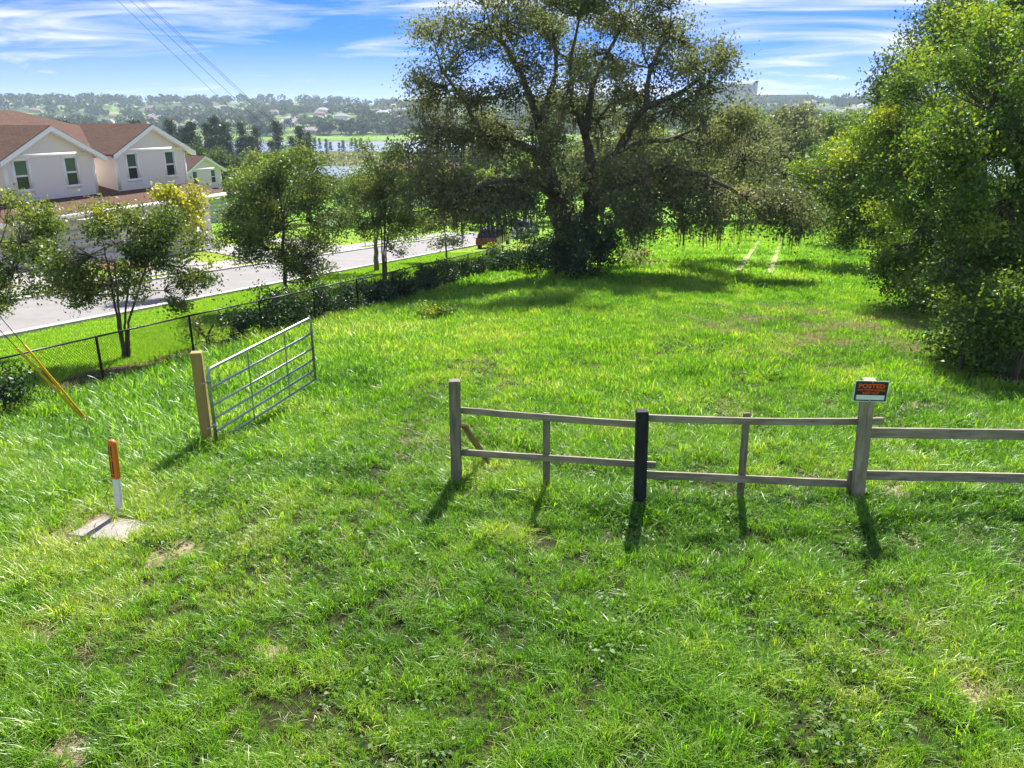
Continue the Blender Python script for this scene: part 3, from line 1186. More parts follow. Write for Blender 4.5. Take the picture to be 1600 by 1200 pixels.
for i, (ua, va, ub, vb_) in enumerate(((146, 668, 40, 542), (146, 668, 29, 547))):
    an = gp(146 - i * 2, 668 + i)
    an = an + Vector((-0.02 * i, 0.02 * i, 0))
    top = wire_line((146 - 2 * i, 668 + i), (ub, vb_), an)
    top = POLE + Vector((0.13, 0.05, max(4.5, min(10.5, top.z - POLE.z))))
    # keep the seen direction: the guard points from the anchor towards the pixel of its top
    far_ = None
    g = empty('guy_wire', an)
    tag(g, 'steel guy wire with a long yellow plastic guard slanting up out of the grass', 'guy wire', 'yellow guarded guy wires')
    tl = on_plane(ub, vb_, an, Vector((POLE.y - an.y, -(POLE.x - an.x), 0)).normalized())
    dirw = (tl - an).normalized()
    Lp = (Vector((POLE.x, POLE.y, 0)) - Vector((an.x, an.y, 0))).length / math.hypot(dirw.x, dirw.y)
    mb = MB()
    mb.tube([an - dirw * 0.2, an + dirw * Lp], 0.006, 6)
    mb.build('wire', M['steel_wire'], g)
    mb = MB()
    gl_ = (tl - an).length
    mb.tube([an + dirw * (0.03 + gl_ * k / 8) + Vector((0, 0, 0.004 * math.sin(k * 2))) for k in range(9)], [0.02] * 8 + [0.023], 10)
    mb.build('guard', M['yellow_plastic'], g, smooth=True)
for i, (pa, pb, an_px) in enumerate((((381, 69), (486, 210), (690, 482)), ((496, 130), (556, 219), (727, 489)), ((523, 97), (588, 206), (747, 481)), ((577, 153), (599, 195), (738, 478)))):
    an = gp(*an_px)
    top = wire_line(pa, pb, an)
    top.z = min(top.z, POLE.z + 11.5)
    mb = MB()
    pts = []
    for k in range(13):
        t = k / 12
        pts.append(an - Vector((0, 0, 0.1)) * (1 - t) + (top - an) * t)
    mb.tube(pts, 0.0034, 5)
    o = mb.build('anchor_wire', M['steel_wire'])
    tag(o, 'thin dark guy wire stretched from the pole to the weeds below the hedge', 'wire', 'thin wires to the far anchors')

# ------------------------------------------------------------------ chain link fence
clf = empty('chain_link_fence', G(*F0))
tag(clf, 'low dark green chain link fence between the field and the street lawn', 'fence')
KS = list(range(-3, 14))
FENCE_H = 1.22


def fpt(s_, d_=0.0, h=0.0):
    p = F0 + FD * s_ + FN * d_
    return G(p[0], p[1], h)


for k in KS:
    mb = MB()
    b = fpt(3.05 * k)
    mb.tube([b - Vector((0, 0, 0.25)), b + Vector((0, 0, FENCE_H - 0.02)), b + Vector((0, 0, FENCE_H + 0.03))], [0.03, 0.03, 0.024], 8)
    mb.build('post', M['black_vinyl'], clf)
for k in KS[:-1]:
    mb = MB()
    mb.tube([fpt(3.05 * (k + t), -0.0, FENCE_H + 0.005) for t in (0, 0.5, 1)], 0.021, 6)
    mb.build('top_rail', M['black_vinyl'], clf)
V, Q = [], []
wr = 0.003
step = 0.072
s_ = 3.05 * KS[0]
s_end = 3.05 * 9
while s_ < s_end:
    for sg_ in (1, -1):
        a = fpt(s_ - (sg_ - 1) / 2 * FENCE_H * 0.0, -0.033, 0.03)
        b = fpt(s_ + sg_ * FENCE_H, -0.033, FENCE_H)
        dd = (b - a).normalized()
        for off in (Vector((FN[0], FN[1], 0)) * wr, dd.cross(Vector((FN[0], FN[1], 0))) * wr):
            i = len(V)
            V += [tuple(a + off), tuple(b + off), tuple(b - off), tuple(a - off)]
            Q.append((i, i + 1, i + 2, i + 3))
    s_ += step
link('mesh_fabric', np_mesh('mesh_fabric', V, Q, None, [M['black_vinyl']]), clf)['kind'] = 'stuff'

# ------------------------------------------------------------------ houses
HA = math.radians(17.5)
HS = Vector((math.sin(HA), math.cos(HA), 0))


def roof_part(name, faces, m, parent, th=0.12):
    """faces: lists of 3-4 points; gives the sheet a thickness and shingle coordinates"""
    V, Fc, UV = [], [], []
    for f in faces:
        P = [Vector(p) for p in f]
        n = (P[1] - P[0]).cross(P[2] - P[0]).normalized()
        if n.z < 0:
            P = P[::-1]
            n = -n
        h = Vector((0, 0, 1)).cross(n)
        h = h.normalized() if h.length > 1e-4 else Vector((1, 0, 0))
        s = n.cross(h)
        i = len(V)
        V += [tuple(p) for p in P]
        Fc.append(list(range(i, i + len(P))))
        UV += [(p.dot(h), p.dot(s)) for p in P]
        j = len(V)
        B = [p - n * th for p in P]
        V += [tuple(p) for p in B]
        Fc.append(list(range(j + len(P) - 1, j - 1, -1)))
        UV += [(p.dot(h), p.dot(s)) for p in B[::-1]]
        for k in range(len(P)):
            k2 = (k + 1) % len(P)
            Fc.append([i + k, j + k, j + k2, i + k2])
            UV += [(0, 0), (0, 0.1), (0.1, 0.1), (0.1, 0)]
    me = bpy.data.meshes.new(name)
    me.from_pydata(V, [], Fc)
    uvl = me.uv_layers.new(name='UVMap')
    uvl.data.foreach_set('uv', np.array(UV, np.float32).ravel())
    me.materials.append(m)
    return link(name, me, parent, keep=True)


def wall_open(mb, x0, x1, z0, z1, y, holes, depth=0.1):
    xs = sorted({x0, x1, *[h[0] for h in holes], *[h[1] for h in holes]})
    zs2 = sorted({z0, z1, *[h[2] for h in holes], *[h[3] for h in holes]})
    for a, b in zip(xs[:-1], xs[1:]):
        for c, d in zip(zs2[:-1], zs2[1:]):
            mx_, mz_ = (a + b) / 2, (c + d) / 2
            if any(h[0] < mx_ < h[1] and h[2] < mz_ < h[3] for h in holes):
                continue
            mb.quad((a, y, c), (b, y, c), (b, y, d), (a, y, d))
    for a, b, c, d in holes:
        mb.quad((a, y, c), (a, y, d), (a, y + depth, d), (a, y + depth, c))
        mb.quad((b, y, d), (b, y, c), (b, y + depth, c), (b, y + depth, d))
        mb.quad((a, y, d), (b, y, d), (b, y + depth, d), (a, y + depth, d))
        mb.quad((b, y, c), (a, y, c), (a, y + depth, c), (b, y + depth, c))


def window(root, x0, x1, z0, z1, y):
    mb = MB()
    t = 0.17
    mb.box((x0 - t, y - 0.03, z1), (x1 + t, y + 0.02, z1 + t))
    mb.box((x0 - t, y - 0.04, z0 - t), (x1 + t, y + 0.02, z0))
    mb.box((x0 - t, y - 0.028, z0), (x0, y + 0.02, z1))
    mb.box((x1, y - 0.028, z0), (x1 + t, y + 0.02, z1))
    wn = mb.build('window', M['trim'], root, keep=True)
    zm = z0 + (z1 - z0) * 0.47
    mb = MB()
    mb.box((x0, y + 0.03, zm - 0.05), (x1, y + 0.075, zm + 0.05))
    mb.box((x0, y + 0.03, z0), (x0 + 0.04, y + 0.075, zm - 0.035))
    mb.box((x1 - 0.04, y + 0.03, z0), (x1, y + 0.075, zm - 0.035))
    mb.box((x0, y + 0.03, zm + 0.035), (x0 + 0.04, y + 0.075, z1))
    mb.box((x1 - 0.04, y + 0.03, zm + 0.035), (x1, y + 0.075, z1))
    mb.build('sash', M['trim'], wn, keep=True)
    for (c, d, mm) in ((zm, z1, 'glass_green'), (z0, zm, 'glass_dark')):
        mb = MB()
        mb.quad((x0, y + 0.06, c), (x1, y + 0.06, c), (x1, y + 0.06, d), (x0, y + 0.06, d))
        mb.build('pane', M[mm], wn, keep=True)
    return wn


def make_house(label, loc, rz):
    root = empty('townhouse', loc, rz)
    tag(root, label, 'house', 'pale townhouses across the street')
    E0 = 5.72                      # eave height
    # main block
    X0, X1, Y0, Y1 = -16.0, 10.0, 2.0, 13.6
    mb = MB()
    mb.box((X0, Y0, -1.2), (X1, Y1, E0))
    mb.build('main_wall', M['stucco'], root, keep=True)
    o_ = 0.4
    ys, rz_ = (Y0 + Y1) / 2, 8.1
    hx = 6.2
    ridge = [(X0 - o_, ys, rz_), (X1 - hx, ys, rz_)]
    roof_part('main_roof', [
        [(X0 - o_, Y0 - o_, E0), (X1 + o_, Y0 - o_, E0), ridge[1], ridge[0]],
        [(X1 + o_, Y1 + o_, E0), (X0 - o_, Y1 + o_, E0), ridge[0], ridge[1]],
        [(X1 + o_, Y0 - o_, E0), (X1 + o_, Y1 + o_, E0), ridge[1]]], M['shingle'], root)
    slope = (rz_ - E0) / (ys - Y0 + o_)
    # two front bays with gables
    for (bx0, bx1, wins) in ((-4.5, 1.75, ((-3.85, -2.98), (-0.41, 0.43))), (3.5, 10.0, ((4.5, 5.36), (8.03, 8.89)))):
        ap = (bx0 + bx1) / 2
        ah = 7.27
        mb = MB()
        holes = [(a, b, 3.9, 5.41) for a, b in wins]
        wall_open(mb, bx0, bx1, -1.2, E0, 0.0, holes)
        mb.tri((bx0, 0, E0), (bx1, 0, E0), (ap, 0, ah - 0.05))
        mb.quad((bx0, 0, -1.2), (bx0, 0, E0), (bx0, Y0, E0), (bx0, Y0, -1.2))
        mb.quad((bx1, 0, E0), (bx1, 0, -1.2), (bx1, Y0, -1.2), (bx1, Y0, E0))
        mb.build('bay_wall', M['stucco'], root, keep=True)
        for a, b in wins:
            window(root, a, b, 3.9, 5.41, 0.0)
        yb = Y0 - o_ + (ah - E0) / slope + 0.5
        e0, e1 = bx0 - 0.55, bx1 + 0.7
        k0 = (ah - E0 - 0.02) / (ap - bx0)
        ez0, ez1 = ah - k0 * (ap - e0), ah - k0 * (e1 - ap)
        roof_part('bay_roof', [[(e0, -0.42, ez0), (ap, -0.42, ah), (ap, yb, ah), (e0, Y0 + 0.8, ez0)],
                               [(ap, -0.42, ah), (e1, -0.42, ez1), (e1, Y0 + 0.8, ez1), (ap, yb, ah)]], M['shingle'], root, 0.1)
        mb = MB()                                             # barge boards
        for (xa, za, xb, zb) in ((e0, ez0, ap, ah), (ap, ah, e1, ez1)):
            mb.quad((xa, -0.45, za - 0.30), (xb, -0.45, zb - 0.30), (xb, -0.45, zb - 0.03), (xa, -0.45, za - 0.03))
            mb.quad((xa, -0.45, za - 0.30), (xb, -0.45, zb - 0.30), (xb, -0.04, zb - 0.26), (xa, -0.04, za - 0.26))
        mb.build('barge_board', M['trim'], root, keep=True)
        mb = MB()
        mb.box((bx0 + 0.05, -0.035, E0 - 0.17), (bx1 - 0.05, 0.01, E0 + 0.03))
        mb.build('gable_trim', M['trim'], root, keep=True)
        for xc in (bx0, bx1):
            mb = MB()
            s_ = 0.16
            a, b = (xc - 0.03, xc + s_) if xc == bx0 else (xc - s_, xc + 0.03)
            mb.box((a, -0.03, 3.3), (b, 0.06, E0 - 0.17))
            mb.build('corner_board', M['trim'], root, keep=True)
    # garage storey with its lean-to roof
    gx0, gx1, gy = -12.0, 9.6, -1.9
    mb = MB()
    doors = [(-10.5, -5.6, -0.05, 2.15), (-3.9, 1.0, -0.05, 2.15), (4.0, 8.9, -0.05, 2.15)]
    wall_open(mb, gx0, gx1, -1.2, 2.62, gy, doors)
    mb.quad((gx1, gy, -1.2), (gx1, 0, -1.2), (gx1, 0, 3.1), (gx1, gy, 2.62))
    mb.quad((gx0, 0, -1.2), (gx0, gy, -1.2), (gx0, gy, 2.62), (gx0, 0, 3.1))
    mb.build('garage_wall', M['stucco'], root, keep=True)
    for (a, b, c, d) in doors:
        mb = MB()
        for r in range(4):
            zz0 = c + (d - c) * r / 4 + 0.01
            mb.box((a, gy + 0.07, zz0), (b, gy + 0.12, c + (d - c) * (r + 1) / 4 - 0.01))
        mb.build('garage_door', M['garage'], root, keep=True)
    roof_part('garage_roof', [[(gx0 - 0.5, -2.75, 2.66), (gx1 + 0.75, -2.75, 2.66), (gx1 + 0.75, 2.0, 3.62), (gx0 - 0.5, 2.0, 3.62)]], M['shingle'], root)
    mb = MB()
    mb.box((gx0 - 0.52, -2.82, 2.42), (gx1 + 0.77, -2.765, 2.64))
    mb.build('gutter', M['trim'], root, keep=True)
    mb = MB()
    Mv = Matrix.Translation((-2.6, 5.2, 7.2)) @ Matrix.Rotation(math.atan(slope), 4, 'X')
    mb.box((-0.1, -0.3, 0.0), (1.3, 0.45, 0.14), Mv)
    mb.build('ridge_vent', M['vent'], root, keep=True)
    mb = MB()
    mb.tube([(-7.8, 5.0, 6.9), (-7.8, 5.0, 7.5), (-7.75, 4.9, 7.6)], 0.06, 8)
    mb.build('vent_pipe', M['vent'], root, keep=True)
    return root


hz_ = math.pi / 2 - HA
make_house('pale stucco townhouse with two front gables and brown shingle roof across the street', (-26.0, 48.8, -3.2), hz_)
make_house('farther pale townhouse with one gable showing behind the first one', (-26.0 - 15.1, 48.8 + 49.6, -3.2 - 4.32), hz_)
make_house('pale townhouse glimpsed through the branches left of the live oak', (-9.0, 150.0, -11.2), hz_)


# ------------------------------------------------------------------ vehicles
def car_paint(name, col):
    return simple(name, col, 0.25, 0.08, 3, metal=0.2, bump=0, coat=0.6)


def make_car(name, label, loc, rz, paint, kind='car', cat='car'):
    root = empty(name, loc, rz)
    tag(root, label, cat, None)
    L, Wd = (5.4, 1.9) if kind == 'pickup' else (4.6, 1.82)
    if kind == 'pickup':
        body = [(-2.7, 0.45), (-2.68, 1.05), (-0.6, 1.07), (1.1, 1.08), (2.55, 0.98), (2.7, 0.6), (2.66, 0.42)]
        cab = [(-0.75, 1.07), (-0.55, 1.72), (0.75, 1.75), (1.35, 1.08)]
    elif kind == 'suv':
        body = [(-2.3, 0.4), (-2.32, 0.8), (-2.2, 1.05), (0.9, 1.08), (2.1, 0.95), (2.28, 0.65), (2.25, 0.38)]
        cab = [(-2.15, 1.04), (-1.75, 1.68), (0.3, 1.72), (1.15, 1.07)]
    else:
        body = [(-2.3, 0.35), (-2.3, 0.8), (-2.1, 0.95), (0.9, 0.96), (2.05, 0.82), (2.28, 0.6), (2.25, 0.32)]
        cab = [(-1.75, 0.95), (-1.0, 1.42), (0.25, 1.44), (1.15, 0.95)]

    def ext(prof, w0, w1, ztop):
        bm = bmesh.new()
        zmin = min(p[1] for p in prof)
        rows = []
        for sgn in (-1, 1):
            r = []
            for x, z in prof:
                f = (z - zmin) / max(1e-6, ztop - zmin)
                r.append(bm.verts.new((x, sgn * (w0 + (w1 - w0) * f) / 2, z)))
            rows.append(r)
        n = len(prof)
        bm.faces.new(rows[0])
        bm.faces.new(rows[1][::-1])
        for k in range(n):
            k2 = (k + 1) % n
            bm.faces.new((rows[0][k2], rows[0][k], rows[1][k], rows[1][k2]))
        bmesh.ops.recalc_face_normals(bm, faces=bm.faces)
        bmesh.ops.bevel(bm, geom=list(bm.edges), offset=0.06, segments=2, affect='EDGES')
        me = bpy.data.meshes.new('body')
        bm.to_mesh(me)
        bm.free()
        return me
    me = ext(body, Wd, Wd * 0.97, 1.1)
    me.materials.append(paint)
    link('body', me, root, keep=True)
    me = ext(cab, Wd * 0.95, Wd * 0.76, cab[1][1])
    me.materials.append(paint)
    cb = link('cabin', me, root, keep=True)
    # glass: windscreen, rear window, side windows
    (x0, z0), (x1, z1), (x2, z2), (x3, z3) = cab
    wt, wb = Wd * 0.76 / 2, Wd * 0.95 / 2

    def lerp(a, b, t):
        return a + (b - a) * t
    for (xa, za, xb, zb, sg_) in ((x3, z3, x2, z2, 1), (x0, z0, x1, z1, -1)):
        mb = MB()
        e = 0.02 * sg_
        p = [(lerp(xa, xb, 0.12) + e, -lerp(wb, wt, 0.12) + 0.1, lerp(za, zb, 0.12) + 0.02), (lerp(xa, xb, 0.12) + e, lerp(wb, wt, 0.12) - 0.1, lerp(za, zb, 0.12) + 0.02),
             (lerp(xa, xb, 0.88) + e, lerp(wb, wt, 0.88) - 0.1, lerp(za, zb, 0.88) + 0.02), (lerp(xa, xb, 0.88) + e, -lerp(wb, wt, 0.88) + 0.1, lerp(za, zb, 0.88) + 0.02)]
        mb.quad(*(p if sg_ > 0 else p[::-1]))
        mb.build('windscreen' if sg_ > 0 else 'rear_window', M['car_glass'], cb, keep=True)
    for sy_ in (-1, 1):
        for (ta, tb) in ((0.08, 0.47), (0.53, 0.92)):
            mb = MB()
            P = []
            for (tt, hh_) in ((ta, 0.12), (tb, 0.12), (tb, 0.85), (ta, 0.85)):
                xa = lerp(lerp(x0, x1, hh_), lerp(x3, x2, hh_), tt)
                P.append((xa, sy_ * (lerp(wb, wt, hh_) + 0.012), lerp(z0, z1, hh_)))
            mb.quad(*(P if sy_ < 0 else P[::-1]))
            mb.build('side_window', M['car_glass'], cb, keep=True)
    for sx_ in (-1, 1):
        for sy_ in (-1, 1):
            mb = MB()
            xw = sx_ * L * 0.31
            mb.tube([(xw, sy_ * (Wd / 2 - 0.2), 0.33), (xw, sy_ * (Wd / 2 + 0.01), 0.33)], 0.33, 18)
            wh = mb.build('wheel', M['black_print'], root, keep=True)
            mb = MB()
            mb.tube([(xw, sy_ * (Wd / 2), 0.33), (xw, sy_ * (Wd / 2 + 0.025), 0.33)], 0.2, 12)
            mb.build('rim', M['galv'], wh, keep=True)
            mb = MB()
            xe = body[1][0] if sx_ < 0 else body[-2][0]
            mb.box((xe - 0.03, sy_ * Wd * 0.4 - 0.16, 0.66), (xe + 0.03, sy_ * Wd * 0.4 + 0.14, 0.84))
            mb.build('tail_light' if sx_ < 0 else 'headlight', CARLIGHT[0 if sx_ < 0 else 1], root, keep=True)
    return root


CARLIGHT = (simple('tail_lens', (0.45, 0.02, 0.015), 0.3, 0.1, 5, bump=0), simple('head_lens', (0.7, 0.7, 0.68), 0.2, 0.1, 5, bump=0))
sd = math.pi / 2 - FA


def on_street(u, v):
    p = gp(u, v)
    return Vector((p.x, p.y, p.z + 0.04))


make_car('parked_car', 'dark red car parked at the kerb under the oak branches', on_street(772, 386), sd, car_paint('dark_red_paint', (0.10, 0.015, 0.015)), 'suv')
make_car('pickup_truck', 'silver pickup truck parked beyond the dark red car', on_street(818, 371), sd + 0.05, car_paint('silver_paint', (0.42, 0.44, 0.45)), 'pickup', 'truck')
make_car('parked_car', 'white car on a driveway seen through the street trees', on_street(525, 356), sd - 1.5, car_paint('white_paint', (0.72, 0.73, 0.74)), 'suv')
make_car('parked_car', 'blue car on a driveway beside the yellow leafed tree', on_street(346, 344), sd - 1.5, car_paint('blue_paint', (0.02, 0.045, 0.16)), 'car')


# ------------------------------------------------------------------ trees and shrubs
def unit(a):
    return a / np.maximum(np.linalg.norm(a, axis=1, keepdims=True), 1e-9)


def leaf_arrays(C, size, tint, rng, up=0.35, aspect=0.55, droop=0.0):
    n = len(C)
    nrm = unit(rng.normal(size=(n, 3)) + np.array([0, 0, up]))
    r = unit(rng.normal(size=(n, 3)) + np.array([0, 0, -droop]))
    a = unit(np.cross(nrm, r))
    b = np.cross(nrm, a)
    s = size * rng.uniform(0.65, 1.35, (n, 1))
    A, B = a * s * 0.5, b * s * 0.5 * aspect
    lift = nrm * s * 0.10
    V = np.stack([C - A, C + B + lift, C + A, C - B + lift], 1).reshape(-1, 3)
    Q = np.arange(n * 4).reshape(-1, 4)
    return V, Q, np.repeat(tint, 4)


def lob(u, v, ru, rv, Y, rd, n):
    """an ellipsoid of foliage: centre pixel, half sizes in pixels, distance, half depth in metres, clumps"""
    c = at(u, v, Y)
    zc = c.y * CT - (c.z - ZC) * ST
    return (np.array(c), np.array([ru * zc / F, rd, rv * zc / F]), n)


def tree(name, label, base, limbs, lobes, leaf, m_leaf, m_bark, seed, cat='tree', group=None, per=60, sig=0.45, tint0=0.45, tvar=0.2,
         twig=0.02, moss=0, sides=8, up=0.35, shell=0.5, twigs=True, toplight=0.0, jag=0.0, tuft=0.5, subs=4):
    """limbs: (points, radius at start, radius at end); lobes from lob()"""
    rng = np.random.default_rng(seed)
    root = empty(name, base)
    tag(root, label, cat, group)
    tr = MB()
    LP = []
    for (pts, r0, r1) in limbs:
        pts = [Vector(p) for p in pts]
        # resample with a gentle wobble
        P = []
        for k in range(len(pts) - 1):
            for t in np.linspace(0, 1, 4, endpoint=False):
                P.append(pts[k].lerp(pts[k + 1], t))
        P.append(pts[-1])
        n = len(P)
        wob = [Vector(rng.normal(0, 0.35, 3)) * (r0 * 0.5) * (0 < k < n - 1) for k in range(n)]
        P = [p + w_ for p, w_ in zip(P, wob)]
        rad = [r0 + (r1 - r0) * (k / (n - 1)) ** 0.8 for k in range(n)]
        tr.tube(P, rad, sides)
        LP += [(np.array(p), rr_) for p, rr_ in zip(P, rad)]
    CP, CTn = [], []
    L0 = np.array([p for p, _ in LP])
    Lr = np.array([r for _, r in LP])
    for (c, rr, n) in lobes:
        # a limb into the lobe
        w_ = np.linalg.norm((L0 - c) * np.array([1, 1, 1.0]), axis=1) + 0.6 * np.maximum(0, L0[:, 2] - c[2])
        j = int(np.argmin(w_))
        a = L0[j]
        mid = (a + c) / 2 + rng.normal(0, 0.12, 3) * np.linalg.norm(c - a)
        pts = [(1 - t) ** 2 * a + 2 * t * (1 - t) * mid + t * t * c for t in np.linspace(0, 1, 7)]
        r0 = min(Lr[j] * 0.7, 0.02 + 0.035 * np.linalg.norm(c - a) + 0.03 * rr.mean())
        tr.tube(pts, [r0 * (1 - 0.7 * t) for t in np.linspace(0, 1, 7)], 6, cap=False)
        sub = np.array(pts)
        ms = max(4, n // subs)
        sd_ = unit(rng.normal(size=(ms, 3))) * (shell + (0.95 - shell) * rng.random((ms, 1)))
        sd_ *= np.where(rng.random((ms, 1)) < 0.3, 1 + jag * rng.random((ms, 1)), 1.0)
        st_ = rng.normal(0, tvar * 0.9, ms)
        si_ = rng.integers(0, ms, n)
        d = sd_[si_] + unit(rng.normal(size=(n, 3))) * rng.random((n, 1)) ** 0.5 * tuft
        P = c + d * rr
        g = float(T(c[0], c[1]))
        P[:, 2] = np.maximum(P[:, 2], T(P[:, 0], P[:, 1]) + 0.12)
        tn = tint0 + rng.normal(0, tvar * 0.6, n) + st_[si_] + toplight * d[:, 2]  # lighter lobe tops and light/dark clumps: sun and shade painted into leaf tint
        CP.append(P)
        CTn.append(tn)
        if twigs:
            for p in P:
                k = int(np.argmin(np.linalg.norm(sub - p, axis=1) + 0.3 * np.abs(np.arange(7) - 3)))
                a2 = sub[k]
                m2 = (a2 + p) / 2 + rng.normal(0, 0.14, 3) * np.linalg.norm(p - a2)
                tr.tube([a2, (a2 + m2) / 2 * 1.0, m2, (m2 + p) / 2, p], [twig * 1.3, twig * 1.1, twig, twig * 0.7, twig * 0.3], 4, cap=False)
    tro = tr.build('trunk', m_bark, root, smooth=True)
    CP = np.concatenate(CP)
    CTn = np.concatenate(CTn)
    cnt = np.maximum(3, (per * rng.uniform(0.4, 1.6, len(CP))).astype(int))
    idx = np.repeat(np.arange(len(CP)), cnt)
    sc = np.repeat(rng.uniform(0.6, 1.3, len(CP)), cnt)[:, None]
    off = rng.normal(size=(len(idx), 3)) * np.array([1, 1, 0.72]) * sig * sc
    C = CP[idx] + off
    C[:, 2] = np.maximum(C[:, 2], T(C[:, 0], C[:, 1]) + 0.04)
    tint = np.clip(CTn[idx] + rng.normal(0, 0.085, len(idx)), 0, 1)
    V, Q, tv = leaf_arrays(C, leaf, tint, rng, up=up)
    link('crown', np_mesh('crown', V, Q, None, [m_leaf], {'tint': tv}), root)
    if moss:
        lowest = np.argsort(CP[:, 2])[:int(len(CP) * 0.62)]
        low = CP[rng.choice(lowest, moss)] - np.array([0, 0, 0.15])
        VV, QQ, TT = [], [], []
        for p in low:
            ns = rng.integers(3, 8)
            Lm = rng.uniform(0.35, 1.1) * (1.7 if rng.random() < 0.25 else 1)
            for s_ in range(ns):
                q = p + rng.normal(0, 0.09, 3)
                l_ = Lm * rng.uniform(0.5, 1.1)
                g = float(T(q[0], q[1])) + 1.1
                l_ = min(l_, max(0.05, q[2] - g))
                a = rng.uniform(0, 6.28)
                wx, wy = math.cos(a) * 0.022, math.sin(a) * 0.022
                dx, dy = rng.normal(0, 0.05, 2)
                tt_ = rng.random()
                i = len(VV)
                for k, wk in ((0, 0.5), (0.35, 1.0), (0.75, 0.7), (1, 0.12)):
                    VV.append((q[0] + dx * k - wx * wk, q[1] + dy * k - wy * wk, q[2] - l_ * k))
                    VV.append((q[0] + dx * k + wx * wk, q[1] + dy * k + wy * wk, q[2] - l_ * k))
                    TT += [tt_, tt_]
                for k in range(3):
                    QQ.append((i + 2 * k, i + 2 * k + 1, i + 2 * k + 3, i + 2 * k + 2))
        mo = link('hanging_moss', np_mesh('hanging_moss', VV, QQ, None, [M['moss']], {'tint': TT}), root)
        mo['label'] = 'grey strands of moss hanging from the branches'
        mo['kind'] = 'stuff'
    return root


# --- the live oak
OB = gp(893, 424)
OY = OB.y
print('oak base', OB)


def O(u, v, dy=0.0):
    return at(u, v, OY + dy)


oak_limbs = [
    ([OB - Vector((0, 0, 0.3)), O(893, 400), O(884, 380, 0.2), O(876, 345, 0.5), O(862, 300, 0.6), O(858, 262, 0.8)], 0.85, 0.36),
    ([O(888, 405), O(905, 370, -0.3), O(930, 330, -0.6), O(926, 300, -0.6), O(928, 268, -0.4)], 0.62, 0.34),
    ([O(858, 262, 0.8), O(832, 232, 0.6), O(795, 217, 0.3), O(755, 212, -0.5), O(700, 200, -1.2)], 0.27, 0.08),
    ([O(858, 262, 0.8), O(842, 190, 1.0), O(822, 135, 1.0), O(800, 85, 1.2), O(765, 40, 1.5)], 0.27, 0.06),
    ([O(842, 190, 1.0), O(870, 120, 2.0), O(868, 60, 2.4), O(850, 10, 2.8)], 0.17, 0.05),
    ([O(928, 268, -0.4), O(915, 215, 0.2), O(923, 150, 0.6), O(945, 95, 0.8), O(975, 30, 1.0)], 0.27, 0.06),
    ([O(915, 215, 0.2), O(895, 165, -1.6), O(890, 95, -2.6), O(905, 30, -3.2)], 0.16, 0.05),
    ([O(928, 268, -0.4), O(965, 238, -1.0), O(985, 200, -1.6), O(1010, 165, -2.0), O(1055, 150, -2.2), O(1100, 118, -2.6), O(1140, 85, -3.0)], 0.28, 0.05),
    ([O(1010, 165, -2.0), O(1015, 110, -1.2), O(1040, 60, -0.5), O(1055, 25, 0)], 0.14, 0.04),
    ([O(930, 330, -0.6), O(975, 290, -2.6), O(1030, 262, -4.0), O(1090, 270, -5.0), O(1150, 300, -5.6)], 0.25, 0.07),
    ([O(862, 300, 0.6), O(815, 280, -2.0), O(765, 285, -3.4), O(715, 305, -4.2)], 0.2, 0.06),
    ([O(928, 268, -0.4), O(985, 225, 2.5), O(1060, 215, 4.0), O(1130, 235, 5.0), O(1200, 260, 5.5)], 0.22, 0.06),
    ([O(755, 212, -0.5), O(720, 150, -0.5), O(690, 110, -0.2), O(680, 70, 0)], 0.12, 0.03),
]
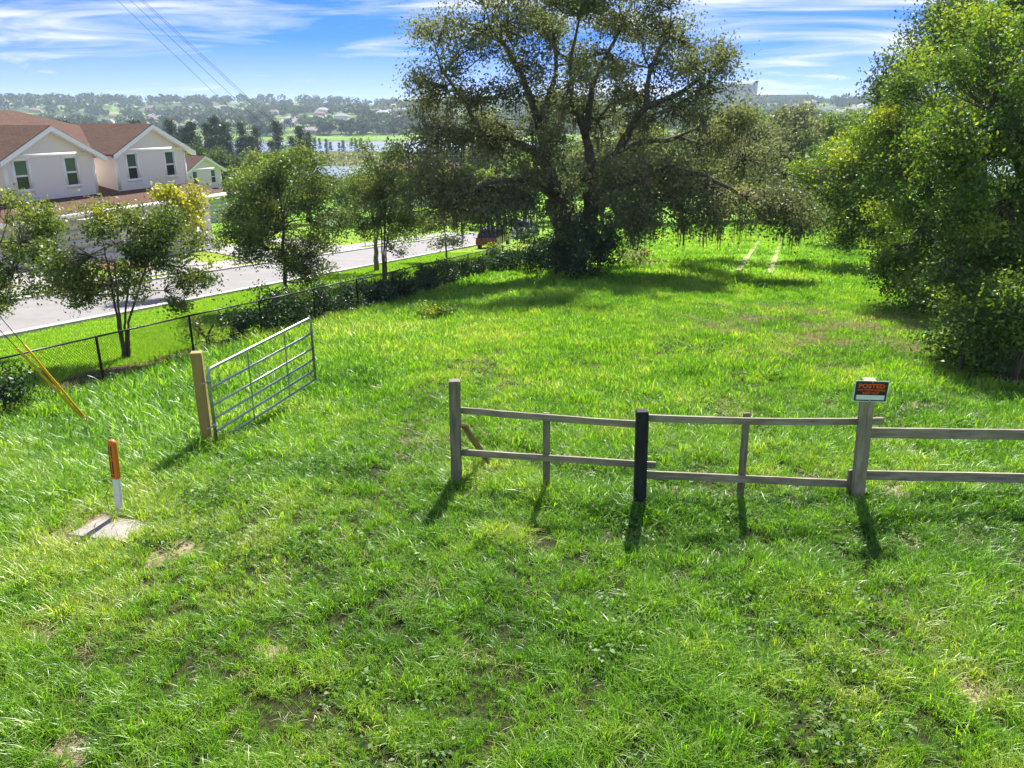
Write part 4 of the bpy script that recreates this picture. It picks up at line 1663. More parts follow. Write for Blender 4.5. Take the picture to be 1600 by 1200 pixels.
oak_lobes = [lob(*a) for a in (
    (815, -45, 70, 36, OY - 1.0, 3.0, 24), (910, -60, 70, 34, OY - 2.5, 3.0, 24), (995, -42, 60, 36, OY + 0.5, 2.6, 20), (745, -15, 44, 30, OY + 0.5, 2.2, 12), (860, -25, 50, 30, OY - 4.2, 2.4, 18), (950, -20, 50, 30, OY - 4.4, 2.4, 18), (1045, -15, 36, 24, OY - 2.0, 2, 10),
    (745, 48, 62, 42, OY + 1.2, 2.2, 26), (690, 60, 26, 36, OY, 1.4, 9), (692, 135, 40, 42, OY - 0.4, 2.0, 18), (668, 205, 30, 26, OY - 1, 1.4, 12),
    (820, 20, 60, 34, OY + 2.4, 2.4, 22), (800, 100, 46, 40, OY + 1, 2.4, 18), (755, 150, 60, 32, OY - 0.5, 2.4, 20), (862, 70, 44, 44, OY + 2, 2.2, 18),
    (905, 15, 50, 32, OY - 2.8, 2.4, 18), (970, 18, 55, 34, OY + 0.8, 2.4, 20), (1040, 30, 38, 34, OY - 0.2, 1.8, 15), (950, 85, 50, 36, OY + 0.6, 2.2, 16),
    (1015, 100, 44, 34, OY - 1.2, 2.0, 15), (1085, 100, 42, 28, OY - 2.4, 1.8, 14), (1138, 82, 24, 20, OY - 3, 1.2, 9), (1118, 140, 40, 28, OY - 2.6, 1.6, 14),
    (890, 130, 44, 40, OY - 2.2, 2.2, 17), (860, 165, 36, 36, OY + 1.8, 2.0, 12), (985, 150, 44, 32, OY - 0.6, 2.2, 14), (1060, 175, 60, 30, OY - 1.5, 2.6, 24),
    (700, 205, 50, 30, OY - 1, 2.4, 20), (765, 222, 52, 28, OY - 1, 2.6, 19), (690, 275, 44, 36, OY - 3.6, 2.4, 22), (748, 300, 56, 42, OY - 3.2, 2.8, 34),
    (810, 285, 46, 36, OY - 2.4, 2.6, 22), (818, 330, 32, 26, OY - 3.5, 2.0, 15), (700, 325, 36, 30, OY - 4, 2.0, 15), (765, 328, 40, 18, OY - 3.4, 2.2, 12),
    (850, 225, 34, 30, OY - 1.4, 2, 12), (892, 310, 24, 34, OY + 1.0, 1.6, 10), (905, 352, 22, 26, OY + 1.2, 1.4, 8), (945, 262, 24, 24, OY - 1.0, 1.6, 9), (672, 40, 22, 26, OY + 0.4, 1.4, 8), (662, 150, 24, 22, OY - 0.4, 1.4, 8), (660, 240, 26, 24, OY - 2.5, 1.6, 10), (905, 190, 40, 40, OY + 0.5, 2.4, 22), (865, 205, 30, 34, OY + 1.5, 2, 12), (945, 185, 34, 36, OY + 1.5, 2.2, 16), (905, 100, 36, 30, OY + 2.5, 2, 12), (720, 90, 44, 40, OY - 1.5, 2, 14), (780, 190, 50, 30, OY + 1.5, 2.2, 16), (1005, 55, 50, 34, OY + 2.0, 2, 14), (1080, 60, 34, 30, OY - 0.8, 1.8, 11), (790, 30, 46, 36, OY - 0.6, 2, 13), (1000, 235, 56, 38, OY + 2.4, 3.0, 26), (965, 290, 34, 42, OY - 3.4, 2.2, 18), (1030, 275, 60, 44, OY - 4.2, 3.0, 46),
    (1035, 330, 60, 32, OY - 4.4, 2.6, 34), (1095, 235, 60, 44, OY + 3.4, 3.4, 40), (1105, 300, 66, 46, OY - 4.6, 3.2, 54), (1170, 250, 56, 50, OY + 4, 3.2, 42),
    (1180, 315, 56, 36, OY - 4.6, 3.0, 42), (1235, 290, 42, 38, OY + 4.2, 3.0, 28), (1250, 325, 26, 26, OY + 2, 2.0, 14), (975, 345, 40, 26, OY - 3.6, 2.0, 16), (1125, 190, 46, 34, OY + 1, 2.4, 22))]
oak = tree('live_oak', 'huge spreading live oak hung with grey moss, standing in the field by the fence', OB, oak_limbs, oak_lobes, 0.145, M['oak_leaf'], M['bark'], 21,
           per=112, sig=0.47, tint0=0.42, tvar=0.2, twig=0.03, moss=520, jag=0.35, tuft=0.42, subs=5, sides=10, toplight=0.14, up=0.25)


def simple_tree(name, label, base, lobes, leaf, m_leaf, m_bark, seed, trunks=1, r=0.1, spread=0.3, fork=None, **kw):
    """trunk(s) rising from the base into the middle of the crown"""
    rng = np.random.default_rng(seed + 500)
    cs_ = np.array([c for c, _, _ in lobes])
    wts = np.array([rr.prod() for _, rr, _ in lobes])
    mid = (cs_ * wts[:, None]).sum(0) / wts.sum()
    limbs = []
    for k in range(trunks):
        tgt = Vector(mid)
        if trunks > 1:
            a = 2 * math.pi * k / trunks + rng.uniform(-0.4, 0.4)
            rad = spread * rng.uniform(0.6, 1.3)
            tgt = tgt + Vector((math.cos(a) * rad, math.sin(a) * rad * 0.8, rng.uniform(-0.2, 0.3)))
            b0 = base + Vector((math.cos(a) * r * 1.2, math.sin(a) * r * 1.2, -0.15))
        else:
            b0 = base - Vector((0, 0, 0.25))
        m1 = b0.lerp(tgt, 0.4)
        m1 = Vector((b0.x * 0.6 + m1.x * 0.4, b0.y * 0.6 + m1.y * 0.4, m1.z))
        limbs.append(([b0, b0.lerp(m1, 0.5), m1, m1.lerp(tgt, 0.5), tgt], r * (1.25 if trunks == 1 else 1), r * 0.45))
    return tree(name, label, base, limbs, lobes, leaf, m_leaf, m_bark, seed, **kw)


# --- trees on the street side of the chain link fence
b = gp(197, 560)
y = b.y
simple_tree('crape_myrtle', 'multi-stemmed small tree in a mulch bed behind the chain link fence', b, [lob(*a) for a in (
    (190, 385, 62, 44, y, 0.8, 46), (110, 400, 56, 44, y - 0.3, 0.8, 38), (265, 390, 56, 42, y + 0.2, 0.8, 38), (180, 440, 84, 32, y, 0.9, 44), (110, 455, 40, 26, y, 0.7, 16),
    (285, 450, 40, 34, y, 0.7, 18), (230, 340, 50, 26, y + 0.3, 0.7, 22), (140, 350, 44, 22, y, 0.7, 16), (320, 425, 22, 26, y, 0.5, 9))],
    0.085, M['myrtle_leaf'], M['bark'], 31, trunks=5, r=0.045, spread=0.5, per=85, sig=0.16, tint0=0.42, tvar=0.2, twig=0.008, toplight=0.22)
b = gp(-30, 560)
y = b.y
simple_tree('crape_myrtle', 'yellow-green small tree beside the myrtle, behind the yellow guy guards', b, [lob(*a) for a in (
    (40, 360, 60, 40, y, 0.8, 40), (-40, 380, 60, 50, y, 0.8, 30), (30, 420, 50, 36, y, 0.8, 28), (0, 470, 40, 34, y, 0.7, 16), (70, 340, 30, 18, y, 0.5, 10), (20, 315, 26, 14, y, 0.4, 6))],
    0.085, M['myrtle_leaf'], M['bark'], 32, trunks=4, r=0.05, spread=0.5, per=85, sig=0.16, tint0=0.66, tvar=0.2, twig=0.008, toplight=0.2)
b = G(*(F0 + FD * 15.5 + FN * (RL + 1.0)))
y = b.y
simple_tree('yellow_tree', 'bright yellow-leafed tree on the far verge of the street before the townhouse', b, [lob(*a) for a in (
    (285, 312, 44, 24, y, 1.2, 34), (310, 340, 30, 26, y + 0.4, 1.2, 22), (262, 298, 20, 12, y, 0.8, 9), (295, 370, 30, 24, y, 1.0, 12), (255, 345, 24, 24, y, 1.0, 9))],
    0.16, M['yellow_leaf'], M['bark'], 33, r=0.07, per=40, sig=0.24, tint0=0.5, tvar=0.22, twig=0.012, toplight=0.2)
b = gp(448, 478)
y = b.y
simple_tree('young_oak', 'rounded young oak with a straight single trunk just behind the chain link fence', b, [lob(*a) for a in (
    (430, 262, 42, 30, y, 1.0, 30), (400, 310, 52, 42, y, 1.2, 46), (470, 300, 52, 44, y, 1.2, 46), (440, 355, 80, 40, y, 1.5, 70), (395, 390, 48, 30, y - 0.2, 1.1, 26), (490, 395, 44, 34, y, 1.1, 30),
    (445, 415, 62, 30, y, 1.1, 32), (515, 345, 26, 30, y, 0.8, 14), (500, 435, 30, 22, y, 0.7, 10), (365, 345, 22, 26, y, 0.8, 12), (480, 248, 22, 16, y, 0.6, 8))],
    0.10, M['myrtle_leaf'], M['bark'], 34, r=0.10, per=95, sig=0.24, tint0=0.38, tvar=0.2, twig=0.012, toplight=0.24)
b = gp(601, 440)
y = b.y
simple_tree('slender_tree', 'slender multi-stemmed tree rising from the hedge with the street behind', b, [lob(*a) for a in (
    (600, 250, 40, 28, y, 1.1, 26), (575, 285, 42, 34, y, 1.2, 32), (625, 290, 42, 34, y, 1.2, 32), (600, 325, 62, 34, y, 1.5, 48), (565, 350, 30, 22, y, 1.0, 14), (640, 345, 34, 26, y, 1.0, 18), (605, 378, 50, 22, y, 1.0, 16))],
    0.115, M['myrtle_leaf'], M['bark'], 35, trunks=4, r=0.055, spread=0.45, per=95, sig=0.25, tint0=0.36, tvar=0.2, twig=0.012, toplight=0.22)
b = gp(588, 424)
y = b.y
simple_tree('lawn_tree', 'single-trunked lawn tree half hidden behind the slender tree', b, [lob(*a) for a in (
    (590, 300, 44, 40, y, 1.6, 34), (560, 330, 30, 26, y, 1.2, 16), (625, 320, 34, 30, y, 1.3, 18))],
    0.15, M['myrtle_leaf'], M['pale_bark'], 36, r=0.15, per=70, sig=0.34, tint0=0.36, tvar=0.2, twig=0.015, toplight=0.2)
b = gp(698, 408)
y = b.y
simple_tree('small_oak', 'small dark tree standing on the lawn edge under the live oak branches', b, [lob(*a) for a in (
    (690, 330, 42, 30, y, 1.2, 34), (665, 355, 26, 20, y, 1.0, 14), (715, 352, 36, 24, y, 1.1, 20), (695, 372, 34, 16, y, 1.0, 12))],
    0.14, M['oak_leaf'], M['bark'], 37, r=0.07, per=70, sig=0.3, tint0=0.4, tvar=0.2, twig=0.014, toplight=0.2)

# --- woodland on the right edge of the field
WOOD = 'trees along the right edge of the field'


def wood_tree(label, bx, by, lobes, seed, m='wood_leaf', leaf=0.12, per=60, sig=0.34, r=0.16, **kw):
    b = G(bx, by)
    return simple_tree('woodland_tree', label, b, [lob(*a) for a in lobes], leaf, M[m], M['bark'], seed, r=r, per=per, sig=sig, group=WOOD, jag=0.5, tuft=0.4, subs=5, shell=0.56, **kw)


wood_tree('tall vine-draped tree with leaves down to the grass by the sign post fence', 13.3, 20.0, (
    (1560, 90, 70, 70, 20, 1.8, 60), (1600, 200, 90, 90, 20, 2.0, 90), (1500, 190, 60, 70, 19.5, 1.6, 70), (1480, 300, 60, 70, 19.2, 1.5, 72), (1560, 330, 80, 80, 18.8, 1.8, 90), (1640, 380, 80, 120, 19, 1.8, 70),
    (1500, 400, 60, 60, 18.4, 1.4, 66), (1590, 440, 70, 60, 17.8, 1.5, 66), (1650, 60, 80, 100, 20, 2, 60)), 51, leaf=0.09, per=100, sig=0.22, twig=0.014, tint0=0.45, tvar=0.22, toplight=0.22)
wood_tree('broad leafy tree leaning over the grass behind the vine-draped tree', 13.8, 27.0, (
    (1470, 120, 62, 50, 27, 2.0, 50), (1430, 200, 56, 50, 26.5, 2.0, 56), (1420, 280, 52, 52, 26, 2.0, 60), (1440, 350, 56, 50, 25.4, 1.8, 62), (1430, 420, 46, 44, 25, 1.6, 48), (1480, 230, 60, 60, 26, 2.0, 50),
    (1520, 60, 60, 50, 28, 2.0, 40), (1400, 390, 22, 34, 25, 1.0, 16)), 52, leaf=0.112, per=92, sig=0.28, twig=0.016, tint0=0.48, tvar=0.22, toplight=0.24)
wood_tree('yellow-tipped rounded tree at the middle of the wood edge', 19.2, 41.0, (
    (1340, 240, 46, 36, 41, 2.4, 46), (1310, 275, 36, 36, 40, 2.2, 38), (1350, 300, 46, 40, 39.5, 2.4, 54), (1370, 350, 36, 34, 39, 2.0, 40), (1390, 200, 40, 44, 41, 2.4, 40), (1330, 345, 26, 30, 40, 1.8, 22), (1390, 270, 40, 50, 40, 2.2, 44)),
    53, leaf=0.15, per=90, sig=0.38, twig=0.02, tint0=0.5, tvar=0.24, toplight=0.26)
wood_tree('tall grey-green tree showing its crown above the wood edge', 24.0, 41.0, (
    (1490, 40, 50, 40, 41, 2.6, 56), (1450, 85, 40, 36, 41, 2.4, 42), (1520, 90, 50, 50, 41, 2.6, 46), (1410, 120, 32, 28, 41, 2.0, 24), (1560, 20, 60, 50, 42, 2.8, 44), (1390, 150, 24, 22, 41, 1.6, 14)),
    54, m='grey_leaf', leaf=0.17, per=70, sig=0.46, r=0.2, twig=0.02, tint0=0.42, tvar=0.2, toplight=0.2)
wood_tree('dark leafy tree standing deeper in the wood behind the vine-draped tree', 19.5, 29.0, (
    (1600, 120, 80, 80, 30, 2.4, 60), (1540, 210, 60, 70, 29, 2.2, 56), (1620, 270, 80, 80, 29, 2.4, 64), (1550, 330, 60, 70, 28, 2.2, 56), (1640, 390, 80, 70, 28, 2.2, 50), (1560, 420, 60, 50, 27.5, 2.0, 44), (1560, 20, 60, 50, 30, 2.2, 36)),
    56, leaf=0.16, per=70, sig=0.36, twig=0.02, tint0=0.34, tvar=0.18, toplight=0.2)
wood_tree('low rounded tree where the wood edge meets the far grass', 24.0, 57.0, (
    (1300, 260, 30, 30, 57, 2.4, 34), (1340, 330, 36, 40, 56, 2.6, 40), (1310, 320, 26, 26, 56, 2.2, 24), (1360, 370, 30, 22, 55, 2.0, 20)), 55, leaf=0.22, per=60, sig=0.55, twig=0.02, tint0=0.46, tvar=0.22, toplight=0.22)

SHR = 0


def shrub(label, u=None, v=None, pos=None, rx=0.7, rz=0.7, n=26, m='hedge_leaf', leaf=0.08, per=40, sig=0.14, group=None, tint0=0.42, name='shrub', cat='shrub', tvar=0.2, seed=None, toplight=0.25, ry=None):
    global SHR
    SHR += 1
    p = pos if pos is not None else gp(u, v)
    rng = np.random.default_rng(900 + SHR)
    lobes = []
    for k in range(3):
        a = rng.uniform(0, 6.28)
        o_ = np.array([math.cos(a) * rx * 0.42, math.sin(a) * rx * 0.42, rz * (0.85 + 0.28 * rng.uniform(-1, 1))])
        lobes.append((np.array(p) + o_, np.array([rx * 0.62, (ry or rx) * 0.62, rz * 0.72]), max(4, n // 3)))
    limbs = [([p - Vector((0, 0, 0.15)), p + Vector((rng.uniform(-.1, .1), rng.uniform(-.1, .1), rz * 0.5)), p + Vector((rng.uniform(-.3, .3) * rx, rng.uniform(-.3, .3) * rx, rz))], 0.035, 0.015) for _ in range(3)]
    return tree(name, label, p, limbs, lobes, leaf, M[m], M['bark'], 700 + SHR, cat=cat, group=group, per=per, sig=sig, tint0=tint0, tvar=tvar, twig=0.006, sides=6, toplight=toplight, twigs=(n < 40))


HG = 'dark shrubs of the hedge along the chain link fence'
for k in range(21):
    s_ = 6.2 + k * 1.08 + random.uniform(-0.15, 0.15)
    p = F0 + FD * s_ + FN * (0.62 if s_ < 13 else random.uniform(-0.1, 0.5))
    hgt = (0.74 if s_ < 14 else 0.60) + 0.08 * random.uniform(-1, 1)
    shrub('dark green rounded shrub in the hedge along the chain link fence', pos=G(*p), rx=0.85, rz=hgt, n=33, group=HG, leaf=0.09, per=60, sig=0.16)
shrub('leafy shrub beside the mulch bed, behind the fence right of the myrtle', pos=fpt(4.6, 0.7), rx=0.75, rz=0.75, n=24, m='myrtle_leaf', leaf=0.08, per=30, sig=0.16, tint0=0.4)
shrub('low dark shrub behind the yellow guy guards at the fence', pos=fpt(-1.9, 0.6), rx=0.85, rz=0.55, n=27, leaf=0.085, per=40, sig=0.15, tint0=0.5)
shrub('dark shrub at the chain link fence left of the yellow guards', pos=fpt(-3.6, 0.5), rx=0.8, rz=0.6, n=24, leaf=0.085, per=40, sig=0.15)
shrub('bright green bush lit by the sun at the street end of the hedge', u=768, v=402, rx=0.6, rz=0.55, n=27, m='wood_leaf', leaf=0.14, per=36, sig=0.22, tint0=0.72)
VG = 'dark bushes massed at the foot of the live oak'
for (u, v, rx, rz) in ((830, 428, 1.4, 1.0), (868, 434, 1.6, 1.6), (905, 436, 1.5, 1.9), (935, 430, 1.3, 1.6), (850, 420, 1.5, 1.5), (797, 424, 1.2, 0.6), (915, 424, 1.6, 2.2)):
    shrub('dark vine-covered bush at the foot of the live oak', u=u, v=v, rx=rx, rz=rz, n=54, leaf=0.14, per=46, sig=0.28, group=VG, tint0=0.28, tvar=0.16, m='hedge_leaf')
shrub('brown-green low bush on the grass edge right of the oak trunk', u=1000, v=414, rx=1.5, rz=0.4, n=30, m='oak_leaf', leaf=0.12, per=36, sig=0.22, tint0=0.4)
SG = 'bushes at the foot of the wood edge'
shrub('rounded leafy bush spilling onto the grass near the sign', u=1500, v=584, rx=1.05, rz=1.0, n=60, m='wood_leaf', leaf=0.085, per=60, sig=0.2, tint0=0.42)
shrub('broad bush filling the corner under the vine-draped tree', u=1585, v=596, rx=1.25, rz=1.25, n=66, m='wood_leaf', leaf=0.085, per=62, sig=0.22, tint0=0.36)
shrub('tall bush between the vine-draped tree and the broad tree', pos=G(11.6, 19.6), rx=1.3, rz=1.3, n=60, m='wood_leaf', leaf=0.095, per=60, sig=0.24, tint0=0.36)
shrub('olive bush reaching low over dry grass beside its own shadow', u=1462, v=500, rx=1.3, rz=0.8, n=48, m='wood_leaf', leaf=0.11, per=50, sig=0.24, tint0=0.48)
shrub('dark bush under the broad leafy tree', pos=G(15.0, 25.5), rx=1.9, rz=1.6, n=60, m='wood_leaf', leaf=0.12, per=56, sig=0.3, tint0=0.34)
shrub('bush tucked below the yellow-tipped tree', pos=G(18.6, 33.0), rx=2.2, rz=1.8, n=60, m='wood_leaf', leaf=0.15, per=56, sig=0.38, tint0=0.42)
shrub('pale bush under the rounded far tree at the wood edge', pos=G(21.5, 47.0), rx=2.6, rz=1.6, n=50, m='wood_leaf', leaf=0.17, per=50, sig=0.42, tint0=0.5)
shrub('low leafy weed mound on the slope below the hedge', u=690, v=502, rx=0.75, rz=0.36, n=30, m='wood_leaf', leaf=0.1, per=30, sig=0.14, tint0=0.55)

# ------------------------------------------------------------------ trees beyond the field and in the valley
def far_tree_mesh(name, h, rx, nl, leaf, m, seed, kind='round', trunk=0.25):
    """one light mesh: a trunk and a crown of leaf clumps; origin at the foot"""
    rng = np.random.default_rng(seed)
    tr = MB()
    if kind == 'pine':
        tr.tube([(0, 0, -1.0), (0.1, 0, h * 0.5), (0, 0.1, h * 0.97)], [trunk, trunk * 0.7, 0.04], 6)
        nc = 60
        t = rng.uniform(0.28, 1.0, nc)
        a = rng.uniform(0, 6.28, nc)
        rad = rx * (1.05 - t) ** 0.7 * rng.uniform(0.2, 1.0, nc)
        C = np.stack([np.cos(a) * rad, np.sin(a) * rad, h * t - 0.15 * rad], 1)
        sig = np.array([rx * 0.2, rx * 0.2, h * 0.022])
        shade = 0.4 + 0.3 * (t - 0.6)  # tint rises with height, a lit top painted into the needles
    else:
        tr.tube([(0, 0, -1.0), (0.1, 0.05, h * 0.3), (0, 0, h * 0.62)], [trunk, trunk * 0.75, trunk * 0.3], 6)
        nlobe = 9
        lc = unit(rng.normal(size=(nlobe, 3))) * np.array([rx * 0.55, rx * 0.55, h * 0.24]) + np.array([0, 0, h * 0.6])
        lc[0] = (0, 0, h * 0.74)
        nc = 90
        li = rng.integers(0, nlobe, nc)
        d = unit(rng.normal(size=(nc, 3)))
        C = lc[li] + d * np.array([rx * 0.42, rx * 0.42, h * 0.2]) * rng.uniform(0.5, 1.0, (nc, 1))
        sig = np.array([rx * 0.1, rx * 0.1, h * 0.04])
        shade = 0.45 + 0.2 * d[:, 2] + rng.normal(0, 0.08, nlobe)[li]  # lit crown tops painted into the tint, plus random tone per lobe
        for c in lc:
            tr.tube([(0, 0, h * 0.35), tuple(c)], [trunk * 0.4, 0.05], 4, cap=False)
    idx = rng.integers(0, nc, nl)
    P = C[idx] + rng.normal(size=(nl, 3)) * sig
    P[:, 2] = np.maximum(P[:, 2], 0.1)
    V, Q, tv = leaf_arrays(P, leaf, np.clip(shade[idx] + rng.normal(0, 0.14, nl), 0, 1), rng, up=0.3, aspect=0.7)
    nv = len(tr.v)
    allv = np.concatenate([np.array(tr.v), V])
    q = np.concatenate([np.array(tr.q), Q + nv])
    t3 = np.array(tr.t) if tr.t else None
    mi = [0] * len(tr.q) + [1] * len(Q) + [0] * (0 if t3 is None else len(t3))
    return np_mesh(name, allv, q, t3, [M['bark'], m], {'tint': np.concatenate([np.zeros(nv), tv])}, mat_idx=mi)


def put(name, me, loc, rz, sc, label, cat, group):
    o = bpy.data.objects.new(name, me)
    COL.objects.link(o)
    o.location = loc
    o.rotation_euler = (0, 0, rz)
    o.scale = (sc, sc, sc * random.uniform(0.9, 1.1)) if not isinstance(sc, tuple) else sc
    tag(o, label, cat, group)
    return o


# trees closing the far end of the field
ends = [far_tree_mesh('field_end_tree', 11, 5.2, 9000, 0.34, M[m_], 300 + i) for i, m_ in enumerate(('oak_leaf', 'grey_leaf', 'wood_leaf'))]
for i, (u, Y, k, sc) in enumerate(((1330, 98, 0, 1.0), (1285, 102, 2, 0.85), (1235, 100, 1, 1.05), (1180, 104, 0, 1.15), (1120, 106, 0, 1.2), (1060, 104, 1, 1.1), (1000, 108, 2, 1.1), (940, 106, 0, 1.1),
                                   (1375, 92, 1, 1.0), (1300, 125, 2, 1.3), (1215, 128, 0, 1.5), (1255, 140, 1, 1.5), (1150, 132, 2, 1.4), (1100, 140, 1, 1.3), (880, 112, 2, 1.0), (1030, 150, 0, 1.2), (970, 150, 1, 1.2))):
    x = (u - 800) / F * Y * 1.0
    put('field_end_tree', ends[k], G(x, Y), i * 1.3, sc,
        ('olive-brown round tree closing the far end of the field', 'grey-green round tree closing the far end of the field', 'fresh green round tree closing the far end of the field')[k], 'tree', 'trees at the far end of the field')

mids = [far_tree_mesh('valley_tree', 9, 4.6, 2600, 0.5, M[m_], 320 + i) for i, m_ in enumerate(('far_leaf', 'grey_leaf', 'oak_leaf', 'far_leaf'))]
rv = random.Random(5)
for i in range(120):
    Y = rv.uniform(150, 330)
    u = rv.uniform(560, 1420) if i % 2 else rv.uniform(-60, 1420)
    if 470 < u < 640 and Y > 200:
        continue
    x = (u - 800) / F * Y
    if Y < 190 and u < 700:
        continue
    put('valley_tree', mids[i % 4], G(x, Y), rv.uniform(0, 6), rv.uniform(0.7, 1.25) * (0.8 if u < 700 else 1.2), 'round tree in the valley between the street and the lake', 'tree', 'trees in the valley')
yard = [far_tree_mesh('yard_tree', 7, 3.2, 5000, 0.26, M[m_], 330 + i) for i, m_ in enumerate(('myrtle_leaf', 'wood_leaf', 'grey_leaf'))]
for i, (u, Y, sc) in enumerate(((390, 84, 0.9), (440, 92, 1.1), (490, 100, 1.0), (545, 96, 0.8), (585, 112, 1.0), (640, 118, 1.1), (690, 108, 1.0), (735, 112, 1.1), (370, 120, 1.3), (420, 135, 1.4), (465, 125, 1.2), (340, 140, 1.5), (780, 104, 1.1), (820, 112, 1.2), (510, 132, 0.9), (300, 150, 1.4), (615, 140, 1.0))):
    x = (u - 800) / F * Y
    put('yard_tree', yard[i % 3], G(x, Y), i * 1.9, sc, ('yellow-green yard tree beyond the street', 'deep green yard tree beyond the street', 'grey-green yard tree beyond the street')[i % 3], 'tree', 'yard trees beyond the street')
pines = [far_tree_mesh('pine_tree', 19, 3.8, 2600, 0.5, M['pine_leaf'], 340 + i, 'pine') for i in range(3)]
for i in range(64):
    Y = rv.uniform(255, 345)
    u = rv.uniform(225, 500) if i < 44 else rv.uniform(-40, 260)
    x = (u - 800) / F * Y
    put('pine_tree', pines[i % 3], G(x, Y), rv.uniform(0, 6), rv.uniform(0.7, 1.05), 'dark pine in the belt of woods before the lake', 'tree', 'pines before the lake')
for i in range(10):
    Y = rv.uniform(520, 610)
    u = (505, 512, 522, 528, 541, 547, 560, 566, 574, 590)[i]
    x = (u - 800) / F * Y
    put('pine_tree', pines[i % 3], G(x, Y), rv.uniform(0, 6), rv.uniform(0.35, 0.6), 'small dark pine standing at the lake edge', 'tree', 'pines at the lake edge')

# reedy marsh island in the lake
Vm, Qm = [], []
mar = MB()
ri = 40
ring = []
for k in range(ri):
    a = 2 * math.pi * k / ri
    rr = 1 + 0.15 * math.sin(3 * a) + 0.1 * math.sin(5 * a + 1)
    ring.append((-95 + 150 * rr * math.cos(a), 470 + 62 * rr * math.sin(a)))
for k in range(ri):
    a, b2 = ring[k], ring[(k + 1) % ri]
    mar.tri((-95, 470, -18.2), (a[0], a[1], -19.6), (b2[0], b2[1], -19.6))
M['marsh'] = simple('marsh_grass', (0.14, 0.14, 0.055), 0.95, scale=0.08, bump=0.5, col2=(0.07, 0.085, 0.03))
tag(mar.build('marsh_island', M['marsh']), kind='structure')
rngm = np.random.default_rng(77)
nre = 9000
ra = rngm.uniform(0, 6.28, nre)
rr_ = np.sqrt(rngm.random(nre)) * 0.98
PX = -95 + 150 * rr_ * np.cos(ra)
PY = 470 + 62 * rr_ * np.sin(ra)
C = np.stack([PX, PY, -18.9 + 1.2 * (1 - rr_) + rngm.uniform(0, 1.6, nre)], 1)
V, Q, tv = leaf_arrays(C, 2.2, np.clip(rngm.normal(0.6, 0.2, nre), 0, 1), rngm)
tag(link('marsh_reeds', np_mesh('marsh_reeds', V, Q, None, [M['oak_leaf']], {'tint': tv})), 'olive reeds and brush covering the marsh in the lake', 'reeds', kind='stuff')

# ------------------------------------------------------------------ the far hillside: trees and houses
rh = random.Random(9)


def far_house_mesh(name, w_, d_, h, rh_, wall, roof):
    mb = MB()
    mb.box((-w_ / 2, -d_ / 2, -2), (w_ / 2, d_ / 2, h))
    n0 = len(mb.q)
    o_ = 0.5
    a = [(-w_ / 2 - o_, -d_ / 2 - o_, h), (w_ / 2 + o_, -d_ / 2 - o_, h), (w_ / 2 + o_, d_ / 2 + o_, h), (-w_ / 2 - o_, d_ / 2 + o_, h)]
    r0, r1 = (-w_ / 2 + d_ * 0.4, 0, h + rh_), (w_ / 2 - d_ * 0.4, 0, h + rh_)
    mb.quad(a[0], a[1], r1, r0)
    mb.quad(a[2], a[3], r0, r1)
    n1 = len(mb.q)
    for k in range(4):
        xx = -w_ / 2 + w_ * (k + 0.5) / 4
        mb.quad((xx - 0.6, -d_ / 2 - 0.05, 1.0), (xx + 0.6, -d_ / 2 - 0.05, 1.0), (xx + 0.6, -d_ / 2 - 0.05, 2.3), (xx - 0.6, -d_ / 2 - 0.05, 2.3))
    mb.tri(a[1], a[2], r1)
    mb.tri(a[3], a[0], r0)
    mi = [0] * n0 + [1] * (n1 - n0) + [2] * (len(mb.q) - n1) + [1, 1]
    return np_mesh(name, mb.v, mb.q, mb.t, [wall, roof, M['glass_dark']], mat_idx=mi)


FW = [simple('far_wall_%d' % i, c, 0.9, 0.05, 1, bump=0) for i, c in enumerate(((0.7, 0.67, 0.6), (0.55, 0.47, 0.38), (0.75, 0.74, 0.72)))]
FR = [simple('far_roof_%d' % i, c, 0.9, 0.2, 1, bump=0) for i, c in enumerate(((0.30, 0.27, 0.25), (0.28, 0.17, 0.13), (0.40, 0.38, 0.36)))]
fh = [far_house_mesh('hillside_house', 17, 11, 3.4 + i, 3.0, FW[i], FR[i]) for i in range(3)]
HOUSES = []
for i in range(95):
    Y = rh.uniform(900, 1640)
    u = rh.uniform(-20, 660) if i < 85 else rh.uniform(1180, 1340)
    x = (u - 800) / F * Y
    HOUSES.append((x, Y))
    k = rh.randrange(3)
    put('hillside_house', fh[k], G(x, Y), rh.uniform(-0.5, 0.5), 1.0,
        ('pale house with grey roof among trees on the far hillside', 'tan house with brown roof among trees on the far hillside', 'white house with light grey roof among trees on the far hillside')[k], 'house', 'houses on the far hillside')

